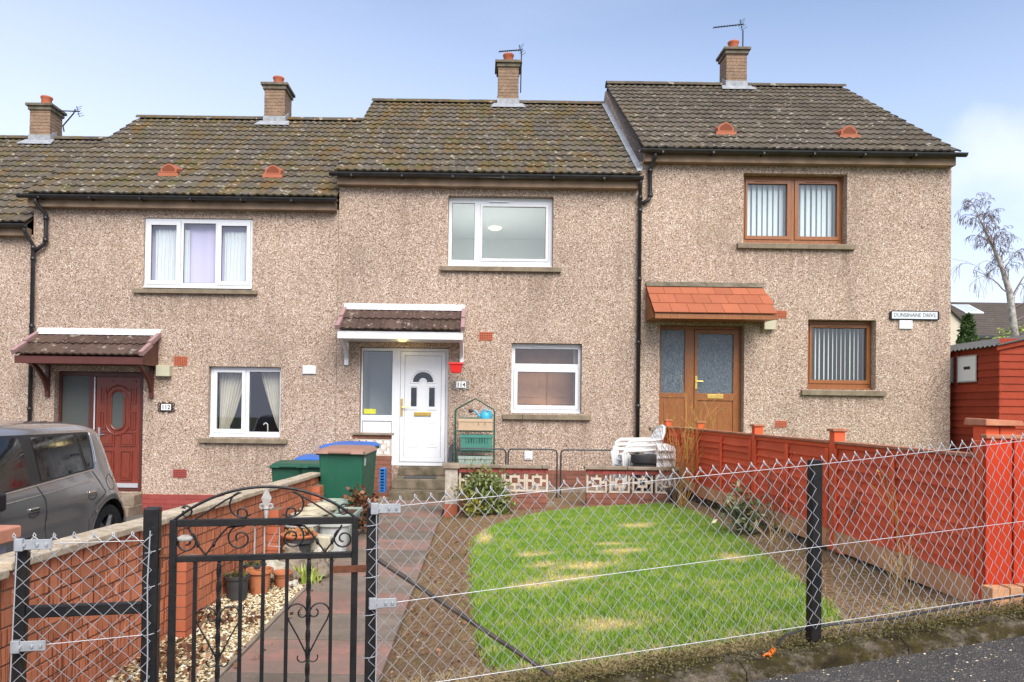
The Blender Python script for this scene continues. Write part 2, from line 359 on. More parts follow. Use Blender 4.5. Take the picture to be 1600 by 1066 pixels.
def leaf_mat(name, a, b, c2):
    t = NT(name)
    at = t.n('ShaderNodeAttribute', attribute_name='tone').outputs['Fac']
    c = t.ramp(at, [(0, a), (.5, b), (1, c2)])
    t.bsdf(c, .5, 0, None, .4)
leaf_mat('shrub_leaf', (.05, .08, .022), (.17, .21, .05), (.55, .54, .24))
leaf_mat('shrub_yellow', (.12, .12, .02), (.28, .26, .03), (.45, .4, .07))
leaf_mat('rose_leaf', (.05, .075, .03), (.15, .18, .07), (.5, .47, .27))
leaf_mat('conifer_leaf', (.02, .05, .015), (.06, .11, .03), (.12, .19, .05))
leaf_mat('shoot_leaf', (.13, .22, .03), (.28, .36, .05), (.42, .45, .1))
leaf_mat('dry_leaf', (.07, .025, .012), (.16, .06, .025), (.3, .15, .07))
leaf_mat('succulent', (.28, .09, .03), (.42, .17, .06), (.4, .3, .12))
leaf_mat('moss_clump', (.045, .04, .012), (.09, .078, .018), (.16, .135, .035))
t = NT('lamp_glow'); e = t.n('ShaderNodeEmission', {'Color': (1, .8, .5), 'Strength': 1.5}); t.t.links.new(e.outputs[0], t.out.inputs[0])
t = NT('porch_glow'); e = t.n('ShaderNodeEmission', {'Color': (1, .75, .2), 'Strength': 1.6}); t.t.links.new(e.outputs[0], t.out.inputs[0])

# ------------------------------------------------------------------ mesh helpers
class MB:
    def __init__(s): s.v = []; s.f = []
    def add(s, vs, fs):
        o = len(s.v); s.v += [tuple(p) for p in vs]; s.f += [tuple(i + o for i in q) for q in fs]; return s
    def box(s, x0, x1, y0, y1, z0, z1):
        return s.add([(x0, y0, z0), (x1, y0, z0), (x1, y1, z0), (x0, y1, z0), (x0, y0, z1), (x1, y0, z1), (x1, y1, z1), (x0, y1, z1)],
                     [(0, 3, 2, 1), (4, 5, 6, 7), (0, 1, 5, 4), (1, 2, 6, 5), (2, 3, 7, 6), (3, 0, 4, 7)])
    def hexa(s, b, t):   # two quads of 4 points, bottom and top, counter-clockwise from above
        return s.add(list(b) + list(t), [(0, 3, 2, 1), (4, 5, 6, 7), (0, 1, 5, 4), (1, 2, 6, 5), (2, 3, 7, 6), (3, 0, 4, 7)])
    def prism(s, poly, ax, a, b):
        n = len(poly)
        g = {'x': lambda p, q: (q, p[0], p[1]), 'y': lambda p, q: (p[0], q, p[1]), 'z': lambda p, q: (p[0], p[1], q)}[ax]
        vs = [g(p, a) for p in poly] + [g(p, b) for p in poly]
        return s.add(vs, [tuple(range(n)), tuple(range(2 * n - 1, n - 1, -1))] + [(i, (i + 1) % n + 0, (i + 1) % n + n, i + n)[::-1] for i in range(n)])
    def tube(s, pts, r, n=6, cap=True, closed=False):
        pts = [Vector(p) for p in pts]; m = len(pts)
        rs = r if isinstance(r, (list, tuple)) else [r] * m
        vs = []; prev = None
        for i, p in enumerate(pts):
            if closed: d = pts[(i + 1) % m] - pts[i - 1]
            else: d = pts[min(i + 1, m - 1)] - pts[max(i - 1, 0)]
            d = d.normalized() if d.length > 1e-9 else Vector((0, 0, 1))
            if prev is None:
                a = Vector((0, 0, 1)) if abs(d.z) < .9 else Vector((1, 0, 0))
                u = d.cross(a).normalized()
            else:
                u = prev - d * prev.dot(d)
                u = u.normalized() if u.length > 1e-6 else d.orthogonal().normalized()
            prev = u; w_ = d.cross(u)
            for k in range(n):
                a = 2 * math.pi * k / n
                vs.append(p + (u * math.cos(a) + w_ * math.sin(a)) * rs[i])
        fs = []
        for i in range(m if closed else m - 1):
            j = (i + 1) % m
            for k in range(n):
                fs.append((i * n + k, i * n + (k + 1) % n, j * n + (k + 1) % n, j * n + k))
        if cap and not closed:
            fs.append(tuple(range(n))[::-1]); fs.append(tuple((m - 1) * n + k for k in range(n)))
        return s.add(vs, fs)
    def lathe(s, prof, c, n=20, sx=1., sy=1.):
        vs = []; fs = []; m = len(prof)
        for r, z in prof:
            for k in range(n):
                a = 2 * math.pi * k / n
                vs.append((c[0] + r * math.cos(a) * sx, c[1] + r * math.sin(a) * sy, c[2] + z))
        for i in range(m - 1):
            for k in range(n):
                fs.append((i * n + k, i * n + (k + 1) % n, (i + 1) * n + (k + 1) % n, (i + 1) * n + k))
        fs.append(tuple(range(n))[::-1]); fs.append(tuple((m - 1) * n + k for k in range(n)))
        return s.add(vs, fs)
    def plate(s, x0, x1, z0, z1, holes, y0, y1):
        """upright slab with rectangular holes (x0,x1,z0,z1); front face at y0, back at y1"""
        xs = sorted({x0, x1, *[h[0] for h in holes], *[h[1] for h in holes]}); zs = sorted({z0, z1, *[h[2] for h in holes], *[h[3] for h in holes]})
        xs = [x for x in xs if x0 - 1e-6 <= x <= x1 + 1e-6]; zs = [z for z in zs if z0 - 1e-6 <= z <= z1 + 1e-6]
        nx, nz_ = len(xs) - 1, len(zs) - 1
        def solid(i, j):
            if i < 0 or j < 0 or i >= nx or j >= nz_: return False
            cx, cz = (xs[i] + xs[i + 1]) / 2, (zs[j] + zs[j + 1]) / 2
            return not any(h[0] < cx < h[1] and h[2] < cz < h[3] for h in holes)
        ids = {}; vs = []; fs = []
        def V(i, j, k):
            if (i, j, k) not in ids: ids[(i, j, k)] = len(vs); vs.append((xs[i], y1 if k else y0, zs[j]))
            return ids[(i, j, k)]
        for i in range(nx):
            for j in range(nz_):
                if not solid(i, j): continue
                fs.append((V(i, j, 0), V(i + 1, j, 0), V(i + 1, j + 1, 0), V(i, j + 1, 0)))
                fs.append((V(i, j, 1), V(i, j + 1, 1), V(i + 1, j + 1, 1), V(i + 1, j, 1)))
                if not solid(i - 1, j): fs.append((V(i, j, 0), V(i, j + 1, 0), V(i, j + 1, 1), V(i, j, 1)))
                if not solid(i + 1, j): fs.append((V(i + 1, j, 0), V(i + 1, j, 1), V(i + 1, j + 1, 1), V(i + 1, j + 1, 0)))
                if not solid(i, j - 1): fs.append((V(i, j, 0), V(i, j, 1), V(i + 1, j, 1), V(i + 1, j, 0)))
                if not solid(i, j + 1): fs.append((V(i, j + 1, 0), V(i + 1, j + 1, 0), V(i + 1, j + 1, 1), V(i, j + 1, 1)))
        return s.add(vs, fs)
    def ring(s, x0, x1, z0, z1, t, y0, y1): return s.plate(x0, x1, z0, z1, [(x0 + t, x1 - t, z0 + t, z1 - t)], y0, y1)
    def grid(s, P):      # P: rows of points
        m, n = len(P), len(P[0])
        return s.add([p for r in P for p in r], [(i * n + k, i * n + k + 1, (i + 1) * n + k + 1, (i + 1) * n + k) for i in range(m - 1) for k in range(n - 1)])
    def build(s, name, m, parent=None, local=False, smooth=False, bevel=0., seg=2, kind=None, label=None):
        me = bpy.data.meshes.new(name)
        off = Vector((0, 0, 0)) if (local or parent is None) else wloc(parent)
        me.from_pydata([(p[0] - off.x, p[1] - off.y, p[2] - off.z) for p in s.v], [], s.f)
        return link(name, me, m, parent, smooth, bevel, seg, kind, label)
def wloc(o):
    v = Vector((0, 0, 0))
    while o: v = v + o.location; o = o.parent
    return v
def link(name, me, m, parent=None, smooth=False, bevel=0., seg=2, kind=None, label=None):
    o = bpy.data.objects.new(name, me); COL.objects.link(o)
    if m:
        me.materials.clear(); me.materials.append(M[m])
    if parent: o.parent = parent
    if smooth: me.shade_smooth()
    if bevel:
        b = o.modifiers.new('bevel', 'BEVEL'); b.width = bevel; b.segments = seg; b.limit_method = 'ANGLE'; b.angle_limit = R(40)
        if smooth is False:
            me.shade_smooth(); b.harden_normals = True
    if kind: o['kind'] = kind
    if label: o['label'] = label
    return o
def dup(o, parent, loc=None, rot=None):
    c = o.copy(); COL.objects.link(c); c.parent = parent
    if loc is not None: c.location = loc
    if rot is not None: c.rotation_euler = rot
    return c
def thing(name, label, cat, loc=(0, 0, 0), rotz=0., group=None):
    o = bpy.data.objects.new(name, None); COL.objects.link(o); o.empty_display_size = .1
    o.location = loc; o.rotation_euler = (0, 0, rotz); o['label'] = label; o['category'] = cat
    if group: o['group'] = group
    return o
def tag(o, label, cat, group=None):
    o['label'] = label; o['category'] = cat
    if group: o['group'] = group
    return o
def struct(name, mb, m, parent=None, smooth=False, **k):
    o = mb.build(name, m, parent, smooth=smooth, **k); o['kind'] = 'structure'; return o
def tritris(name, V, m, parent=None, attr=None, kind=None, nv=3):
    """V: (n, nv, 3) array of separate polygons"""
    n = len(V); me = bpy.data.meshes.new(name)
    me.vertices.add(n * nv); me.vertices.foreach_set('co', np.ascontiguousarray(V, dtype=np.float32).ravel())
    me.loops.add(n * nv); me.loops.foreach_set('vertex_index', np.arange(n * nv, dtype=np.int32))
    me.polygons.add(n); me.polygons.foreach_set('loop_start', np.arange(0, n * nv, nv, dtype=np.int32))
    try: me.polygons.foreach_set('loop_total', np.full(n, nv, dtype=np.int32))
    except Exception: pass
    if attr:
        a = me.attributes.new(attr[0], 'FLOAT', 'POINT'); a.data.foreach_set('value', np.repeat(attr[1], nv).astype(np.float32))
    me.update(calc_edges=True); me.validate()
    return link(name, me, m, parent, kind=kind)
def leaves(name, C, size, m, parent=None, kind=None, asp=.45, up=0., origin=None, tone=None):
    """kite-shaped leaves at points C (n,3)"""
    n = len(C); C = np.array(C, float)
    if origin is not None: C = C - np.array(origin)
    d = RNG.normal(size=(n, 3)); d[:, 2] += up; d /= np.linalg.norm(d, axis=1)[:, None]
    e = np.cross(d, RNG.normal(size=(n, 3))); e /= np.linalg.norm(e, axis=1)[:, None]
    s = size * RNG.uniform(.6, 1.3, n)[:, None]
    V = np.stack([C, C + d * s * .5 + e * s * asp * .5, C + d * s, C + d * s * .5 - e * s * asp * .5], 1)
    return tritris(name, V, m, parent, ('tone', RNG.random(n) if tone is None else tone), kind, 4)
def text(name, s, size, loc, m, parent, ext=.002, rot=(R(90), 0, 0), bold=0., sx=1.):
    cu = bpy.data.curves.new(name, 'FONT'); cu.body = s; cu.size = size; cu.extrude = ext; cu.align_x = 'CENTER'; cu.align_y = 'CENTER'; cu.offset = bold
    o = bpy.data.objects.new(name, cu); COL.objects.link(o); cu.materials.append(M[m])
    me = bpy.data.meshes.new_from_object(o.evaluated_get(bpy.context.evaluated_depsgraph_get()))
    bpy.data.objects.remove(o); me.name = name; o = link(name, me, m, parent)
    o.location = Vector(loc) - wloc(parent); o.rotation_euler = rot; o.scale = (sx, 1, 1)
    return o
def arc(cx, cz, r, a0, a1, n=10): return [(cx + r * math.cos(R(a0 + (a1 - a0) * i / n)), cz + r * math.sin(R(a0 + (a1 - a0) * i / n))) for i in range(n + 1)]

YF = 13.37      # front wall plane of the terrace

# ------------------------------------------------------------------ ground, pavement, drive, garden surfaces
def lerp(a, b, t): return a + (b - a) * t
def clamp(t, a=0., b=1.): return max(a, min(b, t))
FT = .21; FY0 = 3.27                       # street line: y = FY0 + FT * x
def fy(x): return FY0 + FT * x
def hash2(x, y): return noise3(x * 1.3, y * 1.3)
def noise3(x, y, z=0.):
    from mathutils import noise as nn
    return nn.noise(Vector((x, y, z)))
def gz(x, y):                              # garden soil level
    t = clamp((y - 3.4) / 7.0)
    z = lerp(.11 + .095 * (x + .5), .02 + .065 * (x + .5), t)
    z += .07 * clamp((x - 2.25) / .5) * t
    z = lerp(-.04, z, clamp((x + .53) / .4) ** .7)
    return z + .012 * noise3(x * 2.2, y * 2.2) + .006 * noise3(x * 9, y * 9)
def pvz(x, y): return .172 + .09 * clamp(x, -6, 8) - .03 * (fy(x) - y) - .012 * 0

g = MB(); P = []
for j in range(0, 41):
    row = []
    for i in range(0, 41):
        x = -220 + i * 11.; y = -200 + j * 12.
        row.append((x, y, -.95 + .04 * clamp(x, -25, 25)))
    P.append(row)
struct('ground', g.grid(P), 'far_ground')

g = MB(); P = []
for j in range(0, 13):
    P.append([(x, fy(x) - .16 - j * .34, pvz(x, fy(x) - .16 - j * .34)) for x in np.linspace(-12, 14, 80)])
struct('pavement', g.grid(P), 'asphalt')
g = MB(); P = []
for j in range(0, 9):
    P.append([(x, fy(x) - 4.24 - j * .75, pvz(x, fy(x) - 4.2) - .11) for x in np.linspace(-30, 34, 60)])
struct('road', g.grid(P), 'asphalt')
# strip of pavement that meets the gate and the drive
g = MB()
g.grid([[(x, fy(x) - .17, pvz(x, fy(x)) - .006), (x, fy(x) + .02, pvz(x, fy(x)) - .02)] for x in np.linspace(-12, -.42, 30)])
struct('pavement_edge', g, 'asphalt')

# drive of the house with the red door
g = MB(); P = []
for y in np.linspace(3.0, 13.36, 30):
    P.append([(x, y, lerp(-.06, -.46, clamp((y - 3.0) / 10.3)) - .08 * clamp((-2.1 - x) / 2) * clamp(1 - (y - 3) / 6)) for x in np.linspace(-14, -2.13, 30)])
struct('driveway', g.grid(P), 'asphalt_drive')

# garden soil
g = MB(); nx, ny = 90, 190
P = []
for j in range(ny + 1):
    row = []
    for i in range(nx + 1):
        x = -.545 + (2.86 + .545) * i / nx
        y = lerp(fy(x) - .02, 12.2, j / ny)
        row.append((x, y, gz(x, y)))
    P.append(row)
struct('soil_bed', g.grid(P), 'soil', smooth=True)
# ground of the next garden beyond the red fence
g = MB(); P = []
for y in np.linspace(4.0, 30, 20):
    P.append([(x, y, lerp(.42, .82, clamp((y - 4) / 8))) for x in np.linspace(2.99, 24, 20)])
struct('neighbour_garden', g.grid(P), 'lawn_base')
# paved terrace in front of the houses
g = MB(); g.box(-.5, 2.86, 10.62, 13.36, -.2, .12); struct('terrace', g, 'concrete')
g = MB(); g.box(-2.15, -.55, 12.02, 13.36, -.4, -.02); struct('terrace_base', g, 'concrete')

# ------------------------------------------------------------------ lawn
LAWN = [(-.1, 8.15), (-.12, 7.3), (-.11, 6.2), (-.09, 5.2), (-.05, 4.3), (.0, 3.85), (.1, 3.7), (.55, 3.72), (1.1, 3.82), (1.7, 3.98), (2.02, 4.06), (2.14, 4.6), (2.26, 5.5), (2.38, 6.5), (2.5, 7.6), (2.57, 8.8), (2.52, 9.8), (2.25, 10.12), (1.8, 10.1), (1.2, 10.1), (.75, 9.75), (.38, 9.25), (.08, 8.75)]
def smooth_poly(p, it=2):
    for _ in range(it):
        q = []
        for i in range(len(p)):
            a, b = p[i], p[(i + 1) % len(p)]
            q += [(a[0] * .75 + b[0] * .25, a[1] * .75 + b[1] * .25), (a[0] * .25 + b[0] * .75, a[1] * .25 + b[1] * .75)]
        p = q
    return p
LAWN = smooth_poly([(x + (.06 if x < .3 else 0), y) for x, y in LAWN])
def inside(px, py, poly):
    r = np.zeros(len(px), bool); n = len(poly); j = n - 1
    for i in range(n):
        xi, yi = poly[i]; xj, yj = poly[j]
        c = ((yi > py) != (yj > py)) & (px < (xj - xi) * (py - yi) / (yj - yi + 1e-12) + xi)
        r ^= c; j = i
    return r
gx = np.arange(-.3, 2.86, .05); gy = np.arange(3.6, 10.6, .05)
vs = {}; g = MB(); fs = []
for y in gy:
    for x in gx:
        if inside(np.array([x + .025]), np.array([y + .025]), LAWN)[0]:
            q = []
            for dx, dy in ((0, 0), (.05, 0), (.05, .05), (0, .05)):
                k = (round((x + dx) * 20), round((y + dy) * 20))
                if k not in vs: vs[k] = len(g.v); g.v.append((x + dx, y + dy, gz(x + dx, y + dy) + .012))
                q.append(vs[k])
            fs.append(tuple(q))
g.f = fs
lawn = struct('lawn', g, 'lawn_base', smooth=True)

DRY = [(.0, 8.4, .1, .3), (.52, 6.85, .2, .13), (.88, 6.15, .3, .2), (.7, 5.75, .25, .16), (1.32, 6.7, .22, .16), (1.25, 7.15, .18, .1), (.45, 5.6, .2, .18), (1.75, 8.2, .2, .2), (.75, 4.4, .25, .15), (.05, 7.9, .1, .35), (2.1, 6.1, .12, .2), (.55, 6.3, .14, .12), (2.45, 5.1, .1, .3)]
def grass_blades(n, lo, hi, region, base=.022, extra_dry=0.):
    x = RNG.uniform(-.3, 2.84, n); y = RNG.uniform(3.6, 10.6, n) if lo is None else RNG.uniform(lo, hi, n)
    k = region(x, y); x, y = x[k], y[k]
    # density thinned to what each depth shows
    dry = np.zeros(len(x)); pn = np.array([.55 * noise3(a * 6, b * 6) + .25 * noise3(a * 17, b * 17) for a, b in zip(x, y)])
    dry = np.clip(pn * .8 - .1, 0, .45)
    for cx, cy, rx, ry in DRY:
        d = np.sqrt(((x - cx) / rx) ** 2 + ((y - cy) / ry) ** 2) + RNG.normal(0, .22, len(x))
        dry = np.maximum(dry, np.clip(1.25 - d * .95 + pn, 0, .9))
    dry = np.clip(dry + extra_dry + (RNG.random(len(x)) < .05) * .6, 0, 1)
    keep = RNG.random(len(x)) > dry * .2
    x, y, dry = x[keep], y[keep], dry[keep]
    z = np.array([gz(a, b) for a, b in zip(x, y)]) + base - .012
    n = len(x); h = RNG.uniform(.014, .04, n) * (1 - .5 * dry); a = RNG.uniform(0, 2 * np.pi, n)
    lean = RNG.uniform(.1, .9, n) * h; b = RNG.uniform(0, 2 * np.pi, n); wd = RNG.uniform(.0016, .0034, n) * (1 + .12 * np.clip(y - 4, 0, 7))
    dx, dy = np.cos(a) * wd, np.sin(a) * wd; lx, ly = np.cos(b) * lean, np.sin(b) * lean
    V = np.stack([np.stack([x - dx, y - dy, z], 1), np.stack([x + dx, y + dy, z], 1), np.stack([x + lx, y + ly, z + h], 1)], 1)
    return V, dry
vx = np.array(g.v); dr_ = np.zeros(len(vx))
for cx, cy, rx, ry in DRY: dr_ = np.maximum(dr_, np.clip(1.1 - .95 * np.sqrt(((vx[:, 0] - cx) / rx) ** 2 + ((vx[:, 1] - cy) / ry) ** 2) + .5 * np.array([noise3(p[0] * 7, p[1] * 7) for p in vx]), 0, .85))
a_ = lawn.data.attributes.new('dry', 'FLOAT', 'POINT'); a_.data.foreach_set('value', dr_.astype(np.float32))
V1, d1 = grass_blades(330000, None, None, lambda x, y: inside(x + RNG.normal(0, .03, len(x)), y + RNG.normal(0, .03, len(x)), LAWN) & (RNG.random(len(x)) < np.clip(1.35 - (y - 3.6) / 9, .45, 1)))
o = tritris('grass', V1, 'grass_blade', None, ('dry', d1), 'stuff'); o['label'] = 'short green lawn grass with straw coloured patches'; 

# ------------------------------------------------------------------ houses
TILE = MB()
xs = [0, .028, .05, .075, .10, .122, .15, .178, .2, .225, .25, .272, .302]
def th(x):
    h = 0
    for c in (.075, .225): h += .019 * max(0, math.cos(clamp((x - c) / .047, -1, 1) * math.pi / 2))
    return h
fr = [(x, 0, .046 + th(x)) for x in xs]; bk = [(x, .40, .014 + th(x)) for x in xs]; lo_ = [(x, 0.004, .018 + th(x) * .7) for x in xs]
n = len(xs)
TILE.add(fr + bk + lo_, [(i, i + 1, n + i + 1, n + i) for i in range(n - 1)] + [(2 * n + i, 2 * n + i + 1, i + 1, i) for i in range(n - 1)] + [(0, n, 2 * n), (n - 1, 3 * n - 1, 2 * n - 1)])
TILE_ME = {}
def tile_mesh(m):
    if m not in TILE_ME:
        me = bpy.data.meshes.new('tile'); me.from_pydata(TILE.v, [], TILE.f); me.materials.append(M[m]); TILE_ME[m] = me
    return TILE_ME[m]
def lay_tiles(part, x0, x1, y0, z0, ang, length, rows, m, cols=None):
    cols = cols or round((x1 - x0) / .3); tw = (x1 - x0) / cols; ga = length / rows
    base = wloc(part)
    for r in range(rows):
        for c in range(cols):
            o = bpy.data.objects.new('tile', tile_mesh(m)); COL.objects.link(o); o.parent = part
            s = r * ga
            o.location = Vector((x0 + c * tw + random.uniform(-.003, .003), y0 + math.cos(ang) * s, z0 + math.sin(ang) * s)) - base
            o.rotation_euler = (ang + random.uniform(-.008, .008), random.uniform(-.006, .006), random.uniform(-.008, .008))
            o.scale = (tw / .302 * 1.0, ga / .345, 1)

YE, YR = 13.12, 17.4
RISE = 3.03; ANG = math.atan2(RISE, YR - YE); SLOPE = math.hypot(RISE, YR - YE)
def house(name, label, x0, x1, zg, ze, holes, group='houses of the terrace'):
    h = thing(name, label, 'house', ((x0 + x1) / 2, YF, zg), 0, group)
    zr = ze + RISE; zt = ze - .05
    mb = MB().plate(x0 + .003, x1 - .003, zg, zt - .1, holes, YF, YF + .27)
    for a, b in ((x0 + .003, x0 + .25), (x1 - .25, x1 - .003)):
        mb.prism([(YF + .271, zg), (21.2, zg), (21.2, zt - .12), (YR, zr - .14), (YF + .271, zt - .10)], 'x', a, b)
    mb.box(x0 + .26, x1 - .26, 20.9, 21.2, zg, zt - .12)
    mb.build('wall', 'pebbledash', h)
    return h
def roof(h, x0, x1, ze, vents=(), chim=None, verge=(True, True)):
    zr = ze + RISE
    mb = MB().prism([(YE + .02, ze - .01), (YR, zr - .01), (2 * YR - YE, ze - .01), (2 * YR - YE, ze - .06), (YR, zr - .07), (YE + .02, ze - .06)], 'x', x0 + .03, x1 - .03)
    rf = mb.build('roof', 'far_tile', h)
    lay_tiles(rf, x0, x1, YE, ze, ANG, SLOPE, 15, 'roof_tile')
    # ridge tiles
    rm = MB(); m = 8
    pr = [(.135 * math.cos(math.pi * k / m), .105 * math.sin(math.pi * k / m)) for k in range(m + 1)]
    rm.grid([[(0, p[0], p[1]) for p in pr], [(.455, p[0], p[1]) for p in pr]])
    rm.add([(.455, p[0], p[1]) for p in pr] + [(.455, p[0] * .85, p[1] * .85) for p in pr], [(k, k + 1, m + 1 + k + 1, m + 1 + k) for k in range(m)])
    me = bpy.data.meshes.new('ridge_tile'); me.from_pydata(rm.v, [], rm.f); me.materials.append(M['roof_tile'])
    nn_ = round((x1 - x0) / .45); d = (x1 - x0) / nn_
    for k in range(nn_):
        xx = x0 + k * d
        if chim and chim[0] - .42 < xx < chim[0] + .02: pass
        o = bpy.data.objects.new('ridge_tile', me); COL.objects.link(o); o.parent = rf
        o.location = Vector((xx, YR, zr - .005)) - wloc(rf); o.scale = (d / .455, 1, 1); o.rotation_euler = (0, random.uniform(-.01, .01), random.uniform(-.01, .01))
    # eaves: concrete band, gutter
    MB().box(x0 + .03, x1 - .03, 13.2, YF - .002, ze - .2, ze - .05).build('eaves_band', 'eaves_concrete', h)
    gm = MB(); a = [(.062 * math.cos(math.pi * (1 + k / 8)), .062 * math.sin(math.pi * (1 + k / 8))) for k in range(9)]
    prof = [(13.10 + p[0], ze - .02 + p[1]) for p in a] + [(13.10 + p[0] * .84, ze - .02 + p[1] * .84) for p in a[::-1]]
    gm.prism(prof, 'x', x0 - .09, x1 + .09 if verge[1] else x1 + .02)
    for x in np.arange(x0 + .3, x1, .9): gm.box(x, x + .03, 13.03, 13.2, ze - .095, ze - .06)
    gm.build('gutter', 'black_plastic', h)
    for (x, y) in vents:
        z = ze + (y - YE) * math.tan(ANG)
        hood = [(-.15, 0)] + [(-.15 + .3 * k / 8, .06 + .09 * math.sin(math.pi * k / 8)) for k in range(9)] + [(.15, 0)]
        v = MB(); vv = []
        front = [(x + p[0], y - .17, z - .02 + p[1] * 1.15) for p in hood]; back = [(x + p[0] * .95, y + .2, z + .13 + p[1] * .5) for p in hood]
        nn2 = len(hood)
        v.add(front + back, [tuple(range(nn2)), tuple(range(2 * nn2 - 1, nn2 - 1, -1))] + [(i, nn2 + i, nn2 + (i + 1) % nn2, (i + 1) % nn2) for i in range(nn2)])
        v.box(x - .19, x + .19, y - .2, y - .1, z - .10, z - .035)
        k0 = len(v.f); v.add([(x + p[0] * .8 + .0, y - .172, z + .0 + max(0, p[1] * .85)) for p in hood], [tuple(range(nn2))])  # flat dark face painted for the shade inside the vent opening
        o = v.build('roof_vent', 'terracotta_vent', rf); o.data.materials.append(M['vent_shade']); o.data.polygons[k0].material_index = 1
    return rf
def chimney(h, xc, ze, wdt=.48, dep=.5, hgt=.85, cap=True, yc=YR, capz=.16, pot=.26):
    zr = ze + RISE; zb = zr - .28
    x0, x1, y0, y1 = xc - wdt / 2, xc + wdt / 2, yc - dep / 2, yc + dep / 2
    top = zr + hgt
    mb = MB(); z = zb; k = 0
    mb.box(x0 + .008, x1 - .008, y0 + .008, y1 - .008, zb, top)
    while z < top - .02:
        z1 = min(z + .068, top)
        for (a, b, c, d) in ((x0, x1, y0, y0 + .1), (x0, x1, y1 - .1, y1), (x0, x0 + .1, y0 + .1, y1 - .1), (x1 - .1, x1, y0 + .1, y1 - .1)):
            j = random.uniform(-.002, .002); mb.box(a + j, b + j, c + j, d + j, z, z1)
        z += .077
    ch = mb.build('chimney', 'chimney_brick', h)
    MB().box(x0 - .035, x1 + .035, y0 - .035, y1 + .035, top, top + .085).box(x0 - .075, x1 + .075, y0 - .075, y1 + .075, top + .0852, top + .15).build('chimney_cap', 'chimney_cap', ch, bevel=.01)
    MB().lathe([(.0, 0), (.115, 0), (.118, .02), (.112, .2), (.13, .22), (.135, .25), (.125, pot), (.1, pot), (.095, .1)], (xc, yc, top + .15), 20).lathe([(.2, 0), (.17, .03), (.12, .05), (.05, .05)], (xc, yc, top + .149), 14).build('chimney_pot', 'terracotta', ch, smooth=True)
    ta = math.tan(ANG); ya = y0 - .22
    zs = lambda y: zr - abs(YR - y) * ta + .085
    fl = MB()
    fl.hexa([(x0 - .16, ya, zs(ya)), (x1 + .16, ya, zs(ya)), (x1 + .1, y0 + .02, zs(y0 + .02)), (x0 - .1, y0 + .02, zs(y0 + .02))], [(x0 - .16, ya, zs(ya) + .012), (x1 + .16, ya, zs(ya) + .012), (x1 + .1, y0 + .02, zs(y0 + .02) + .02), (x0 - .1, y0 + .02, zs(y0 + .02) + .02)])
    fl.box(x0 - .015, x1 + .015, y0 - .018, y0 + .01, zs(y0) - .03, zs(y0) + .13)
    for a, b in ((x0 - .02, x0 - .001), (x1 + .001, x1 + .02)):
        fl.prism([(y0 - .015, zs(y0) - .05), (YR, zr + .03), (YR, zr + .2), (y0 - .015, zs(y0) + .13)], 'x', a, b)
    fl.build('lead_flashing', 'lead', ch)
    return ch
def S(v, d):            # a point read on the wall face, moved back to the plane d behind it
    k = (YF + d) / YF
    return (v[0] * k, v[1] * k, 1.5 + (v[2] - 1.5) * k, 1.5 + (v[3] - 1.5) * k)
def quad(x0, x1, z0, z1, y): return MB().add([(x0, y, z0), (x1, y, z0), (x1, y, z1), (x0, y, z1)], [(0, 1, 2, 3)])
def window(h, op, d, fm, panes, sashes=(), vents=(), sill=None, board=True, gm='glass', joints=()):
    """op: opening; panes and sashes (x0,x1,z0,z1) as read on the wall face; d: recess of the frame"""
    y = YF + d; P = [S(p, d) for p in panes]; SS = [S(s, d) for s in sashes]
    holes = [s for s in SS] + [p for p in P if not any(s[0] < (p[0] + p[1]) / 2 < s[1] and s[2] < (p[2] + p[3]) / 2 < s[3] for s in SS)]
    f = MB().plate(op[0] + .004, op[1] - .004, op[2] + .004, op[3] - .004, holes, y, y + .07).build('window', fm, h, bevel=.004, seg=1)
    for s in SS:
        pp = [p for p in P if s[0] < (p[0] + p[1]) / 2 < s[1] and s[2] < (p[2] + p[3]) / 2 < s[3]]
        MB().plate(s[0] + .003, s[1] - .003, s[2] + .003, s[3] - .003, pp, y - .014, y + .055).build('sash', fm, f, bevel=.006, seg=2)
    for p in P:
        quad(p[0] - .005, p[1] + .005, p[2] - .005, p[3] + .005, y + .028).build('pane', gm, f)
        MB().ring(p[0] - .001, p[1] + .001, p[2] - .001, p[3] + .001, .007, y + .012, y + .027).build('gasket', 'black_plastic', f)
    for v in vents:
        v = S(v, d); MB().box(v[0], v[1], y - .03, y + .001, v[2], v[3]).build('trickle_vent', fm, f, bevel=.004, seg=1)
    if board: MB().box(op[0] + .002, op[1] - .002, y - .06, y - .001, op[2] + .006, op[2] + .034).build('sill_board', fm, f, bevel=.004, seg=1)
    if sill:
        js = [sill[0], *joints, sill[1]]
        for a, b in zip(js[:-1], js[1:]):
            MB().hexa([(a, YF - .075, sill[2]), (b - .004, YF - .075, sill[2]), (b - .004, YF + d - .002, sill[2]), (a, YF + d - .002, sill[2])],
                      [(a, YF - .075, sill[3] - .018), (b - .004, YF - .075, sill[3] - .018), (b - .004, YF + d - .002, sill[3]), (a, YF + d - .002, sill[3])]).build('window_sill', 'sill_concrete', f, bevel=.005, seg=1)
    return f
def room(h, x0, x1, z0, z1, y1, m, y0=YF + .275):
    MB().add([(x0, y0, z0), (x1, y0, z0), (x1, y0, z1), (x0, y0, z1), (x0, y1, z0), (x1, y1, z0), (x1, y1, z1), (x0, y1, z1)],
             [(4, 5, 6, 7), (0, 4, 7, 3), (1, 2, 6, 5), (0, 1, 5, 4), (3, 7, 6, 2)]).build('room', m, h)
